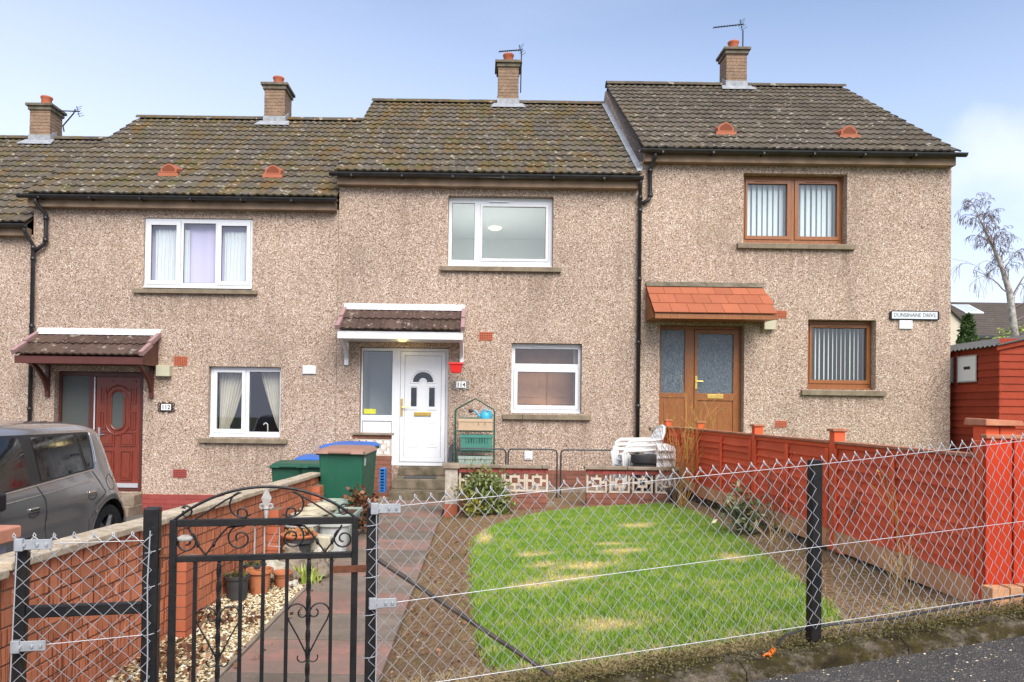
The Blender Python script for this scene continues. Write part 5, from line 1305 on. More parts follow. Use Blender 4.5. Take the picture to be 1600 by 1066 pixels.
bin_('wheelie_bin', 'green wheelie bin with a blue lid standing behind the brown lidded one', -1.84, 10.45, -.02, -.2, 'green_bin', 'blue_lid')
bin_('wheelie_bin', 'green wheelie bin with a plain green lid behind the brick wall', -3.10, 12.2, -.43, 0.05, 'dark_green_bin', 'dark_green_bin')
bin_('wheelie_bin', 'green lidded wheelie bin squeezed between the other bins and the brown lidded one', -2.55, 12.1, -.42, -.12, 'dark_green_bin', 'dark_green_bin')
bin_('wheelie_bin', 'blue lidded wheelie bin against the wall behind two green ones', -2.88, 12.95, -.37, 0., 'dark_green_bin', 'blue_lid')
bc = thing('folded_crate', 'blue plastic crate standing on end beside the steps', 'crate', (-1.5, 11.3, 0)); MB().ring(-1.53, -1.45, .22, .58, .014, 11.2, 11.45).build('rim', 'blue_plastic', bc)
c_ = MB()
for k in range(7): c_.box(-1.515, -1.465, 11.21, 11.23, .25 + k * .045, .27 + k * .045)
c_.box(-1.516, -1.464, 11.42, 11.44, .235, .565).build('side_slats', 'blue_plastic', bc)

# ------------------------------------------------------------------ pots, stones and plants along the gravel
def pot(name, label, x, y, z, r, h, m, rim=.02, taper=.78, fill='dark_soil', gr=None, sx=1., cat='plant pot', flute=0):
    t_ = thing(name, label, cat, (x, y, z), 0, gr)
    MB().lathe([(.0, 0), (r * taper, 0), (r * lerp(taper, 1, .8), h * .82), (r + rim * .35, h * .83), (r + rim, h * .86), (r + rim, h), (r - .004, h), (r - .012, h - .03), (r * .9, h - .035)], (x, y, z), 28, sx).build('pot', m, t_, smooth=False, bevel=.003, seg=1)
    MB().lathe([(r * .95, h - .045), (r * .6, h - .028), (.02, h - .03)], (x, y, z), 16, sx).build('compost', fill, t_, smooth=True)
    return t_
pot('plant_pot', 'tall white ribbed pot nearest the brick wall, behind the terracotta rimmed bowl', -1.79, 7.36, -.01, .165, .39, 'white_pot', gr='stone coloured garden pots')
pot('plant_pot', 'white pot with dull rim standing behind the limestone block', -1.50, 7.58, -.01, .165, .36, 'white_pot', gr='stone coloured garden pots')
pot('plant_pot', 'cream rimmed pot, first behind the tall white ribbed pot', -1.83, 7.8, -.01, .15, .385, 'cream_pot', gr='stone coloured garden pots')
pot('plant_pot', 'cream rimmed pot, middle one of the row along the brick wall', -1.82, 8.14, -.01, .15, .395, 'cream_pot', gr='stone coloured garden pots')
pot('plant_pot', 'cream rimmed pot beside the grey green bowl shaped pot', -1.81, 8.46, -.01, .15, .4, 'cream_pot', gr='stone coloured garden pots')
pot('plant_pot', 'grey green bowl shaped pot directly before the brown lidded bin', -1.76, 8.8, -.01, .175, .405, 'grey_green_pot', gr='stone coloured garden pots')
tr = thing('trough', 'grey green rectangular trough at the path edge before the big bin', 'planter', (-1.40, 8.05, 0))
MB().hexa([(-1.52, 7.95, 0), (-1.43, 7.95, 0), (-1.43, 8.4, 0), (-1.52, 8.4, 0)], [(-1.56, 7.9, .33), (-1.36, 7.9, .33), (-1.36, 8.46, .33), (-1.56, 8.46, .33)]).build('body', 'grey_green_pot', tr, bevel=.008)
MB().box(-1.575, -1.345, 7.885, 7.91, .315, .36).box(-1.575, -1.345, 8.45, 8.475, .315, .36).box(-1.575, -1.555, 7.911, 8.449, .315, .36).box(-1.365, -1.345, 7.911, 8.449, .315, .36).build('rim', 'grey_green_pot', tr, bevel=.006); MB().box(-1.55, -1.37, 7.912, 8.448, .31, .338).build('compost', 'dark_soil', tr)
t_ = pot('bowl_planter', 'black pot with wide terracotta rim full of reddish succulents', -1.70, 6.95, -.01, .125, .28, 'black_pot', taper=.7)
MB().lathe([(.12, 0), (.165, .03), (.175, .05), (.168, .055), (.15, .04), (.02, .035)], (-1.70, 6.95, .255), 28).build('rim', 'terracotta_pot', t_, smooth=True)
a = RNG.uniform(0, 6.28, 160); r = .13 * np.sqrt(RNG.random(160)); leaves('succulents', np.stack([-1.70 + r * np.cos(a), 6.95 + r * np.sin(a), .29 + RNG.uniform(0, .035, 160)], 1), .055, 'succulent', t_, asp=.7, up=1., origin=(-1.70, 6.95, -.01))
tag(MB().hexa([(-1.63, 7.06, .12), (-1.42, 7.05, .12), (-1.41, 7.2, .12), (-1.62, 7.22, .12)], [(-1.63, 7.05, .27), (-1.43, 7.04, .265), (-1.42, 7.19, .265), (-1.62, 7.21, .27)]).build('limestone_block', 'cream_pot', None, bevel=.018), 'pale yellowish limestone block resting on stones before the white pot', 'stone block')
tp_ = pot('plant_pot', 'orange terracotta pot with a thick rim on the gravel', -1.775, 5.97, -.01, .098, .2, 'terracotta_pot', .012, .7)
pot('plant_pot', 'small terracotta pot lying behind the thick rimmed terracotta one', -1.65, 6.2, -.01, .075, .13, 'terracotta_pot', .01, .7)
for (lab, x, y, r_, h_) in (('black plastic pot of moss against the brick wall', -1.893, 5.78, .092, .19), ('black plastic pot in shade between the terracotta pot and the wall', -1.86, 6.12, .085, .21)):
    q = pot('plant_pot', lab, x, y, -.01, r_, h_, 'black_pot', .006, .8)
    a = RNG.uniform(0, 6.28, 90); r = r_ * .9 * np.sqrt(RNG.random(90)); leaves('moss', np.stack([x + r * np.cos(a), y + r * np.sin(a), h_ - .04 + RNG.uniform(0, .03, 90)], 1), .04, 'moss_clump', q, up=.8, origin=(x, y, -.01))
def rock(label, x, y, z, rx, ry, rz, m, sd, name='garden_stone'):
    n1_, n2_ = 14, 9; P = []
    for i in range(n2_ + 1):
        th_ = math.pi * i / n2_; row = []
        for k in range(n1_ + 1):
            ph = 2 * math.pi * (k % n1_) / n1_; d_ = Vector((math.sin(th_) * math.cos(ph), math.sin(th_) * math.sin(ph), math.cos(th_)))
            f_ = 1 + .38 * noise3(d_.x * 1.6 + sd, d_.y * 1.6, d_.z * 1.6) + .14 * noise3(d_.x * 5 + sd, d_.y * 5, d_.z * 5)
            row.append((x + d_.x * rx * f_, y + d_.y * ry * f_, z + d_.z * rz * f_))
        P.append(row)
    return tag(MB().grid(P).build(name, m, None, smooth=False), label, 'stone', 'stones edging the gravel')
rock('pale mossy rounded stone beside the black and terracotta pots', -1.80, 6.42, .06, .14, .12, .11, 'pale_stone', 1)
rock('big brown angular stone behind the pale mossy one', -1.66, 6.6, .08, .13, .12, .13, 'stone', 5)
rock('flat greyish stone behind the yellow green shoots', -1.50, 6.74, .05, .13, .1, .1, 'stone', 9)
rock('grey slab like stone at the path edge behind the gate', -1.40, 6.55, .04, .07, .12, .08, 'stone', 13)
rock('small dark mossy stone under the terracotta rimmed bowl', -1.72, 6.72, .2, .075, .07, .06, 'stone', 17)
rock('white shell like stone before the limestone block', -1.47, 6.84, .13, .075, .06, .07, 'pale_stone', 21)
rock('flat brown slate leaning by the path edge under the limestone block', -1.43, 6.78, .1, .02, .11, .12, 'stone', 25)
rock('dark angular stone between the flat greyish stone and the brick wall', -1.6, 6.36, .02, .09, .08, .07, 'stone', 29)
rock('little cream stone nearest the small terracotta pot', -1.56, 6.2, .0, .05, .05, .045, 'pale_stone', 33)
sh_ = thing('daffodil_shoots', 'clump of bright yellow green shoots by the grey stones', 'plant', (-1.45, 6.32, -.01))
m_ = MB()
for k in range(26):
    x, y = random.gauss(-1.47, .045), random.gauss(6.34, .04); a = random.uniform(0, 6.28); l_ = random.uniform(.04, .09); h_ = random.uniform(.08, .16); w_ = .008
    m_.add([(x - w_, y, -.01), (x + w_, y, -.01), (x + math.cos(a) * l_ * .4 + w_, y + math.sin(a) * l_ * .4, h_ * .6), (x + math.cos(a) * l_ * .4 - w_, y + math.sin(a) * l_ * .4, h_ * .6), (x + math.cos(a) * l_, y + math.sin(a) * l_, h_)], [(0, 1, 2, 3), (3, 2, 4)])
o = m_.build('blades', 'shoot_leaf', sh_); at_ = o.data.attributes.new('tone', 'FLOAT', 'POINT'); at_.data.foreach_set('value', RNG.random(len(m_.v)).astype(np.float32))
dp_ = thing('dry_plant', 'brown withered plant at the foot of the big brown lidded bin', 'plant', (-1.33, 8.75, 0))
c0 = np.concatenate([RNG.normal((-1.34, 8.72, z_), .055, (60, 3)) for z_ in (.12, .25, .36, .42)] + [RNG.normal((-1.50, 8.8, .45), .05, (70, 3)), RNG.normal((-1.42, 8.78, .36), .06, (60, 3))])
leaves('withered_leaves', c0, .06, 'dry_leaf', dp_, asp=.75, origin=(-1.33, 8.75, 0)); MB().tube([(-1.33, 8.75, 0), (-1.35, 8.74, .25), (-1.45, 8.8, .45)], .008, 5).tube([(-1.33, 8.75, 0), (-1.3, 8.7, .35)], .006, 5).build('stem', 'twig', dp_)

# ------------------------------------------------------------------ plastic rack, crates and watering can
rk = thing('garden_rack', 'tall green tube shelf frame with a pointed top against the house wall', 'rack', (-.1, 12.9, .12))
xa, xb, ya, yb_ = -.45, .235, 12.72, 13.05
for yy in (ya, yb_):
    MB().tube([(xa, yy, .12), (xa, yy, 1.47), (xa + .03, yy, 1.51), (-.10, yy, 1.69), (xb - .03, yy, 1.51), (xb, yy, 1.47), (xb, yy, .12)], .0105, 8).build('arched_frame', 'dark_green_bin', rk)
for z_ in (1.12, .76, .52):
    m_ = MB().tube([(xa, ya, z_), (xb, ya, z_), (xb, yb_, z_), (xa, yb_, z_)], .0085, 6, closed=True)
    for k in range(1, 10): m_.tube([(lerp(xa, xb, k / 10), ya, z_), (lerp(xa, xb, k / 10), yb_, z_)], .003, 4)
    m_.build('shelf', 'dark_green_bin', rk)
def crate(label, x0, x1, y0, y1, z0, z1, m, slots, lip=True, name='plastic_crate'):
    t_ = thing(name, label, 'crate', ((x0 + x1) / 2, (y0 + y1) / 2, z0), 0, 'plastic crates on the rack')
    h = z1 - z0
    nsl, sw = slots; ho = []
    for k in range(nsl):
        c = lerp(x0 + (x1 - x0) * .12, x1 - (x1 - x0) * .12, (k + .5) / nsl); ho.append((c - sw / 2, c + sw / 2, z0 + h * .45, z0 + h * .8))
    b = MB().plate(x0, x1, z0, z1, ho, y0, y0 + .012); b.box(x0, x1, y1 - .012, y1, z0, z1); b.box(x0, x0 + .012, y0 + .0122, y1 - .0122, z0, z1); b.box(x1 - .012, x1, y0 + .0122, y1 - .0122, z0, z1); b.box(x0 + .012, x1 - .012, y0 + .0122, y1 - .0122, z0, z0 + .012)
    b.build('body', m, t_)
    if lip: MB().box(x0 - .012, x1 + .012, y0 - .012, y0 - .0005, z1 - .05, z1 + .004).box(x0 - .012, x1 + .012, y0 - .008, y0 - .0005, z0 + .008, z0 + .028).build('lip', m, t_, bevel=.003, seg=1)
    rb = MB()
    for k in range(0, 15):
        xx = lerp(x0 + .015, x1 - .015, k / 14); rb.box(xx - .003, xx + .003, y0 - .007, y0 - .0005, z0 + .03, z1 - .052)
    rb.build('ribs', m, t_)
    return t_
crate('beige plastic crate with four slots on the top shelf of the rack', -.385, .19, 12.7, 13.03, 1.132, 1.335, 'beige_plastic', (4, .012))
crate('teal slatted plastic crate on the middle shelf of the rack', -.345, .2, 12.7, 13.03, .79, 1.06, 'teal_plastic', (9, .018))
crate('pale green crate with notches on the lowest visible shelf', -.375, .19, 12.7, 13.03, .535, .69, 'grey_green_pot', (5, .016))
wc = thing('watering_can', 'bright aqua plastic watering can lying in the beige crate', 'watering can', (.06, 12.86, 1.30))
MB().lathe([(.0, 0), (.07, .0), (.085, .03), (.085, .12), (.06, .16), (.0, .165)], (.08, 12.86, 1.30), 18, 1.15).build('body', 'aqua_plastic', wc, smooth=True)
MB().tube([(.14, 12.86, 1.32), (.19, 12.86, 1.38), (.16, 12.86, 1.47), (.06, 12.86, 1.50), (-.0, 12.86, 1.46)], .014, 8).build('handle', 'aqua_plastic', wc)
MB().tube([(.0, 12.86, 1.35), (-.07, 12.86, 1.44), (-.13, 12.86, 1.49)], [.022, .016, .012], 8).build('spout', 'aqua_plastic', wc)
MB().tube([(-.13, 12.86, 1.47), (-.19, 12.86, 1.475), (-.22, 12.86, 1.47)], [.014, .035, .03], 10).build('rose', 'black_plastic', wc)
tg = thing('garden_tool', 'dark green long handled hand tool laid across the beige crate', 'tool', (-.2, 12.82, 1.34)); MB().tube([(-.38, 12.75, 1.345), (-.02, 12.78, 1.35)], .016, 8).build('grip', 'dark_green_bin', tg)
bg_ = thing('folded_board', 'dark grey folded panel leaning between the door and the rack', 'panel', (-.53, 13.2, .12)); MB().hexa([(-.59, 13.0, .12), (-.5, 13.0, .12), (-.5, 13.3, .12), (-.59, 13.3, .12)], [(-.57, 13.2, .82), (-.5, 13.2, .9), (-.5, 13.3, .9), (-.57, 13.3, .8)]).build('panel', 'grey_tube', bg_, bevel=.005)
# wire hurdle panels
for i, (a, b, lab) in enumerate(((-.38, .40, 'wire mesh hurdle panel standing in front of the green rack'), (.435, 1.205, 'wire mesh hurdle panel in front of the white wall socket'), (1.265, 2.1, 'wire mesh hurdle panel reaching to the white plastic chairs'))):
    t_ = thing('wire_panel', lab, 'fence panel', ((a + b) / 2, 11.6, .12), 0, 'wire hurdle panels'); zt2 = .885
    MB().tube([(a, 11.6, .12), (a, 11.6, zt2 - .06), (a + .02, 11.6, zt2 - .015), (a + .06, 11.6, zt2), (b - .06, 11.6, zt2), (b - .02, 11.6, zt2 - .015), (b, 11.6, zt2 - .06), (b, 11.6, .12)], .0125, 8).build('frame', 'grey_tube', t_)
    m_ = MB()
    for k in range(1, 18): x = lerp(a, b, k / 18); m_.tube([(x, 11.6, .14), (x, 11.6, zt2 - .005)], .0014, 3)
    for k in range(1, 13): z = lerp(.14, zt2, k / 13); m_.tube([(a, 11.6, z), (b, 11.6, z)], .0014, 3)
    m_.build('wire_grid', 'grey_tube', t_)

# ------------------------------------------------------------------ white plastic chairs
def chair(label, x, y, z, rz, lean=0.):
    t_ = thing('plastic_chair', label, 'chair', (x, y, z), rz, 'stacked white garden chairs')
    # faces -x; y across
    for sx_, sy in ((-1, -1), (-1, 1), (1, -1), (1, 1)):
        MB().tube([(sx_ * .25 + (.03 if sx_ > 0 else -.02), sy * .25, 0), (sx_ * .2, sy * .22, .42)], [.022, .03], 8).build('leg', 'white_plastic', t_, local=True)
    P = [[(lerp(-.24, .2, i / 8), lerp(-.22, .22, k / 8), .42 - .02 * math.sin(math.pi * i / 8) - .015 * math.sin(math.pi * k / 8)) for k in range(9)] for i in range(9)]
    m_ = MB().grid(P); m_.grid([[(p[0], p[1], p[2] - .018) for p in r] for r in P]); m_.build('seat', 'white_plastic', t_, local=True, smooth=True)
    bx_ = lambda z_: .19 + (z_ - .42) * .42
    b = MB()
    out = [(bx_(.43), -.2, .43), (bx_(.6), -.23, .6), (bx_(.76), -.2, .76), (bx_(.85), -.1, .85), (bx_(.87), 0, .87), (bx_(.85), .1, .85), (bx_(.76), .2, .76), (bx_(.6), .23, .6), (bx_(.43), .2, .43)]
    b.tube(out, .02, 8)
    for k in range(-2, 3): b.tube([(bx_(.43), k * .07, .43), (bx_(.86 - abs(k) * .025), k * .062, .86 - abs(k) * .025)], .016, 6)
    b.build('backrest', 'white_plastic', t_, local=True, smooth=True)
    for s_ in (-1, 1):
        MB().tube([(bx_(.66) + .0, s_ * .24, .66), (.05, s_ * .27, .645), (-.2, s_ * .27, .64), (-.27, s_ * .265, .6), (-.25, s_ * .25, .42), (-.27, s_ * .25, .2)], [.018, .025, .027, .025, .024, .022], 8).build('armrest', 'white_plastic', t_, local=True, smooth=True)
    return t_
labs = ['bottom white plastic chair of the stack behind the dark tub', 'second chair up in the white plastic stack', 'third chair up in the white plastic stack', 'topmost chair of the white plastic stack by the downpipe']
labs.pop(2)
for k in range(3): chair(labs[k], 2.36 + k * .03, 11.3, .27 + k * .075, random.uniform(-.015, .015) + .12)
tb = thing('plastic_table', 'white plastic table tipped on edge beside the stacked chairs', 'table', (2.7, 10.7, .3))
P = []
pts = [(-.2, .0), (.17, 0), (.2, .04), (.2, .56), (.16, .62), (0, .66), (-.2, .66)]
MB().prism([(2.7 + a * .72, .38 + b) for a, b in pts], 'y', 10.7, 10.725).build('top', 'white_plastic', tb, bevel=.01)
MB().tube([(2.58, 10.685, .93), (2.68, 10.66, .95), (2.8, 10.685, .93)], .02, 8).tube([(2.58, 10.685, .82), (2.68, 10.66, .84), (2.82, 10.685, .82)], .02, 8).build('leg', 'white_plastic', tb, smooth=True)
pot('tub_planter', 'dark grey tub behind the wall coping in front of the chairs', 2.42, 10.85, .12, .185, .75, 'black_pot', .02, .8)
t_ = pot('bowl_planter', 'dark glazed round pot on the soil at the end of the pierced wall', 2.72, 10.0, .2, .19, .26, 'black_pot', .015, .6)

# ------------------------------------------------------------------ red fence along the garden
FX = 2.88
rf = thing('timber_fence', 'red painted overlap board fence along the flower bed', 'fence', (FX, 7.8, .4))
yb = [11.35, 9.68, 7.67, 5.95, 4.17]
for y in yb[:4]:
    MB().box(FX - .045, FX + .045, y - .045, y + .045, .2, 1.36).build('post', 'red_paint', rf, bevel=.006)
    MB().box(FX - .06, FX + .06, y - .06, y + .06, 1.361, 1.385).build('post_cap', 'weathered_cap', rf, bevel=.006)
MB().box(FX - .043, FX + .045, 4.163, 4.25, .2, 1.36).build('post', 'red_paint', rf, bevel=.006)
for a, b in zip(yb[1:], yb[:-1]):
    a += .05; b -= .05
    pn_ = MB().box(FX - .03, FX + .03, a, b, 1.225, 1.262).build('panel', 'red_paint', rf, bevel=.004, seg=1)
    zb_, n_ = .585, 9; h_ = (1.225 - zb_) / n_
    for k in range(n_):
        z0 = zb_ + k * h_; pts = []
        m_ = 10; A = []; B = []
        for i in range(m_ + 1):
            y = lerp(a + .01, b - .01, i / m_); wv = .012 * noise3(y * 1.7, k * 3.1 + a)
            A.append([(FX - .044, y, z0 - .012 + wv), (FX - .012, y, z0 + h_ + .0), (FX - .004, y, z0 + h_), (FX - .030, y, z0 - .010 + wv)])
        MB().grid([r + [r[0]] for r in A]).build('slat', 'red_paint', pn_)
    for y in (a + .02, (a + b) / 2, b - .02): MB().box(FX - .062, FX - .0445, y - .02, y + .02, .575, 1.224).build('batten', 'red_paint', pn_, bevel=.003, seg=1)
    MB().box(FX - .05, FX + .02, a, b, 1.2625, 1.285).build('top_rail', 'weathered_cap', pn_, bevel=.004, seg=1)
    MB().box(FX - .04, FX - .008, a - .05, b + .05, .415, .572).build('gravel_board', 'raw_timber', rf, bevel=.004, seg=1)
cp = MB(); cp.grid([[(FX - .05, y, .05), (FX - .05 + .008 * noise3(y * 3, 1), y, .41)] for y in np.linspace(4.1, 11.4, 40)]); o = cp.build('kerb_strip', 'kerb_moss', None); o['kind'] = 'structure'
gd = thing('timber_screen', 'bright red solid board screen at the end of the red fence', 'fence', (3.6, 4.15, .45))
for k in range(12):
    x = 2.835 + k * .155; MB().box(x + .003, x + .151, 4.13 + random.uniform(0, .008), 4.16, .49, 1.37 + random.uniform(-.004, .004)).build('board', 'red_paint_bright', gd, bevel=.003, seg=1)
MB().box(2.83, 4.7, 4.12, 4.175, 1.376, 1.398).build('top_rail', 'weathered_cap', gd, bevel=.004)
te = thing('timber_edging', 'row of short raw timber uprights under the red board screen', 'edging', (3.0, 4.0, .3))
for k, (a, b) in enumerate(((2.76, 2.86), (2.865, 2.94), (2.945, 3.08), (3.085, 3.22), (3.225, 3.36))): MB().box(a + .003, b - .003, 3.97 + .01 * (k % 2), 4.06, .3, .575 + .005 * k).build('upright', 'raw_timber', te, bevel=.004, seg=1)
tw = thing('twin_post', 'pair of red gate posts under one rough weathered cap', 'gate post', (3.2, 4.6, .45))
MB().box(3.1, 3.185, 4.52, 4.64, .3, 1.44).build('post', 'red_paint', tw, bevel=.005); MB().box(3.19, 3.285, 4.52, 4.64, .3, 1.44).build('post', 'red_paint', tw, bevel=.005)
MB().hexa([(3.075, 4.48, 1.441), (3.32, 4.48, 1.441), (3.32, 4.7, 1.441), (3.075, 4.7, 1.441)], [(3.08, 4.49, 1.485), (3.31, 4.49, 1.475), (3.31, 4.69, 1.475), (3.08, 4.69, 1.49)]).build('cap', 'weathered_cap', tw, bevel=.008)

# ------------------------------------------------------------------ red shed
sd = thing('garden_shed', 'dark red boarded shed with a corrugated roof past the end house', 'shed', (9.7, 13.6, .82))
SX, SX2, SY, SY2, ZE = 8.66, 10.7, 12.3, 14.9, 2.69
MB().box(SX + .02, SX2 - .02, SY + .02, SY2, .8, ZE).prism([(SX + .02, ZE), (SX2 - .02, ZE), ((SX + SX2) / 2, ZE + .245)], 'y', SY + .02, SY2).build('frame', 'shed_red', sd)
bh = .125
wins = [(12.83, 13.36), (13.46, 14.0)]
for k in range(16):
    z0 = .8 + k * bh; z1 = min(z0 + bh + .008, ZE + .24)
    if z0 < ZE - .02:
        segs = [(SY - .012, SY2)]
        if z1 > 2.08 and z0 < 2.58: segs = [(SY - .012, 12.82), (13.37, 13.45), (14.01, SY2)]
        for a, b in segs: MB().add([(SX - .022, a, z0), (SX - .004, a, z1), (SX - .004, b, z1), (SX - .022, b, z0), (SX + .019, a, z0), (SX + .019, a, z1), (SX + .019, b, z1), (SX + .019, b, z0)], [(0, 3, 2, 1), (0, 1, 5, 4), (0, 4, 7, 3), (3, 7, 6, 2), (1, 2, 6, 5)]).build('board', 'shed_red', sd)
    hw_ = (SX2 - SX) / 2; xm = (SX + SX2) / 2
    lim = hw_ if z0 < ZE else hw_ * clamp((ZE + .245 - z0) / .245)
    if lim > .08: MB().add([(xm - lim - .01, SY - .02, z0), (xm + lim, SY - .02, z0), (xm + lim, SY - .002, z1), (xm - lim - .01, SY - .002, z1), (xm - lim - .01, SY + .019, z0), (xm + lim, SY + .019, z0)], [(0, 1, 2, 3), (0, 4, 5, 1)]).build('board', 'shed_red', sd)
for a, b in wins:
    f = MB().add([(SX - .03, a, 2.1), (SX - .03, b, 2.1), (SX - .03, b, 2.58), (SX - .03, a, 2.58), (SX - .03, a + .025, 2.125), (SX - .03, b - .025, 2.125), (SX - .03, b - .025, 2.555), (SX - .03, a + .025, 2.555)], [(0, 4, 5, 1), (1, 5, 6, 2), (2, 6, 7, 3), (3, 7, 4, 0)]).build('window', 'dull_white_paint', sd)
    MB().add([(SX - .026, a, 2.1), (SX - .026, a, 2.58), (SX - .026, b, 2.58), (SX - .026, b, 2.1)], [(0, 1, 2, 3)]).build('pane', 'slat_dim', f)
MB().add([(SX - .032, 13.0, 2.33), (SX - .032, 13.17, 2.33), (SX - .032, 13.17, 2.38), (SX - .032, 13.0, 2.38)], [(0, 1, 2, 3)]).build('sticker', 'letter_black', sd)
for s_ in (-1, 1):
    P = []
    for i in range(2):
        P.append([(xm + s_ * lerp(0, hw_ + .1, i), SY - .1 + (SY2 + .2 - SY) * k / 120, ZE + .265 - lerp(0, .27, i) + .016 * math.sin(k * 1.3)) for k in range(121)])
    q = MB().grid(P); q.grid([[(p[0], p[1], p[2] - .01) for p in r] for r in P]); q.build('roof_sheet', 'felt_grey', sd, smooth=True)
    MB().prism([(xm, ZE + .25), (xm + s_ * (hw_ + .08), ZE - .005), (xm + s_ * (hw_ + .08), ZE - .09), (xm, ZE + .16)], 'y', SY - .055, SY - .03).build('barge_board', 'shed_red', sd)

# ------------------------------------------------------------------ houses far behind
def far_house(label, x0, x1, y0, y1, zg, ze, zr, axis, m, wins=(), sky=(), gr='distant houses'):
    t_ = thing('distant_house', label, 'house', ((x0 + x1) / 2, y0, zg), 0, gr)
    w_ = MB().plate(x0, x1, zg, ze, [q[:4] for q in wins], y0, y0 + .25); w_.box(x0, x0 + .25, y0 + .251, y1, zg, ze).box(x1 - .25, x1, y0 + .251, y1, zg, ze).box(x0 + .251, x1 - .251, y1 - .25, y1, zg, ze)
    if axis == 'y': w_.prism([(x0, ze), (x1, ze), ((x0 + x1) / 2, zr - .05)], 'y', y0, y0 + .25)
    w_.build('wall', m, t_)
    for q in wins:
        f = MB().ring(q[0], q[1], q[2], q[3], .08, y0 + .06, y0 + .12).build('window', 'upvc_white', t_); quad(q[0] + .08, q[1] - .08, q[2] + .08, q[3] - .08, y0 + .1).build('pane', 'car_glass', f)
    r_ = MB()
    if axis == 'x':
        ym = (y0 + y1) / 2; n_ = 16
        for k in range(n_):
            for s_ in (-1, 1):
                f0, f1 = k / n_, (k + 1.15) / n_; ya_, yb2 = [ym + s_ * lerp(ym - y0 + .35, 0, f) for f in (f0, min(f1, 1))]; za, zb2 = [lerp(ze - .1, zr, f) for f in (f0, min(f1, 1))]
                r_.add([(x0 - .1, ya_, za + .07), (x1 + .1, ya_, za + .07), (x1 + .1, yb2, zb2 + .02), (x0 - .1, yb2, zb2 + .02), (x0 - .1, ya_, za), (x1 + .1, ya_, za)], [(0, 1, 2, 3), (4, 5, 1, 0)])
    else:
        xm_ = (x0 + x1) / 2
        for s_ in (-1, 1): r_.hexa([(xm_, y0 - .12, zr - .06), (xm_ + s_ * (xm_ - x0 + .2), y0 - .12, ze - .2), (xm_ + s_ * (xm_ - x0 + .2), y1, ze - .2), (xm_, y1, zr - .06)], [(xm_, y0 - .12, zr + .06), (xm_ + s_ * (xm_ - x0 + .2), y0 - .12, ze - .08), (xm_ + s_ * (xm_ - x0 + .2), y1, ze - .08), (xm_, y1, zr + .06)])
    rr = r_.build('roof', 'far_tile', t_)
    for (xa_, xb_, fa, fb_) in sky:
        ym = (y0 + y1) / 2; q = lambda f: (lerp(y0 - .35, ym, f), lerp(ze - .1, zr, f) + .12)
        a, b = q(fa), q(fb_); s2 = MB().hexa([(xa_, a[0], a[1] - .06), (xb_, a[0], a[1] - .06), (xb_, b[0], b[1] - .06), (xa_, b[0], b[1] - .06)], [(xa_, a[0], a[1]), (xb_, a[0], a[1]), (xb_, b[0], b[1]), (xa_, b[0], b[1])]).build('skylight', 'upvc_white', rr)
        MB().add([(xa_ + .08, a[0] + .05, a[1] + .04), (xb_ - .08, a[0] + .05, a[1] + .04), (xb_ - .08, b[0] - .05, b[1] - .02), (xa_ + .08, b[0] - .05, b[1] - .02)], [(0, 1, 2, 3)]).build('pane', 'glass', s2)
    if axis == 'x': MB().box(x0, x1, y0 - .45, y0 - .3, ze - .16, ze - .04).build('gutter', 'grey_tube', t_)
    return t_
far_house('far cream gabled house showing a sliver of wall past the end house', 12.2, 19.55, 30, 39, .6, 5.35, 8.9, 'y', 'cream_wall')
far_house('far house with a brown tiled roof and a skylight behind the birch', 20.0, 36, 35, 44, .4, 5.35, 7.6, 'x', 'cream_wall', [(23.4, 25.0, 3.7, 5.0), (27.5, 29.2, 3.7, 5.0)], [(24.75, 25.7, .62, .86)])

# ------------------------------------------------------------------ trees and shrubs
def branch(mb, p, d, ln, r, depth, spread, droop, tips, n=4, kids=3, taper=.6, mn=.004, seg=4):
    pts = [Vector(p)]; rs = [r]; dd = Vector(d).normalized()
    for k in range(seg):
        dd = (dd + Vector((random.gauss(0, .12), random.gauss(0, .12), random.gauss(0, .1) - droop * (1 + k) * .12))).normalized()
        pts.append(pts[-1] + dd * ln / seg); rs.append(max(mn, lerp(r, r * taper * .6, (k + 1) / seg)))
    mb.tube(pts, rs, n if r > .03 else 3, cap=False)
    if depth <= 0: tips.append(pts[-1]); return
    for k in range(kids):
        t = random.uniform(.3, 1.0); i = min(seg - 1, int(t * seg)); q = pts[i].lerp(pts[i + 1], t * seg - i)
        ax = Vector((random.gauss(0, 1), random.gauss(0, 1), random.gauss(0, .5))).normalized()
        nd = (dd + ax * spread).normalized()
        branch(mb, q, nd, ln * random.uniform(.5, .8), max(mn, rs[i] * .5), depth - 1, spread, droop * 1.5 + .12 * (droop > 0), tips, n, kids, taper, mn, seg)
bt = thing('birch_tree', 'bare leaning birch with white bark and drooping twigs beyond the shed', 'tree', (17.6, 24, .7))
tp_ = [Vector(p) for p in ((17.75, 24, .6), (17.5, 24, 3.4), (17.2, 24, 5.6), (16.95, 24, 6.4), (16.6, 24, 7.2), (16.3, 24, 7.8), (16.05, 24, 8.25))]
MB().tube(tp_, [.15, .12, .095, .07, .045, .028, .012], 9).build('trunk', 'birch_bark', bt, smooth=True)
cr = MB(); tips = []
for k in range(34):
    t = random.uniform(.36, 1) * (len(tp_) - 1.001); i = int(t); q = tp_[i].lerp(tp_[i + 1], t - i); hf = (q.z - 3) / 5.3
    a = random.uniform(0, 6.28); branch(cr, q, (math.cos(a), math.sin(a), 1.7), lerp(.95, .45, clamp(hf)), lerp(.024, .010, clamp(hf)), 3, .6, .16, tips, 4, 3, .6, .0055, 5)
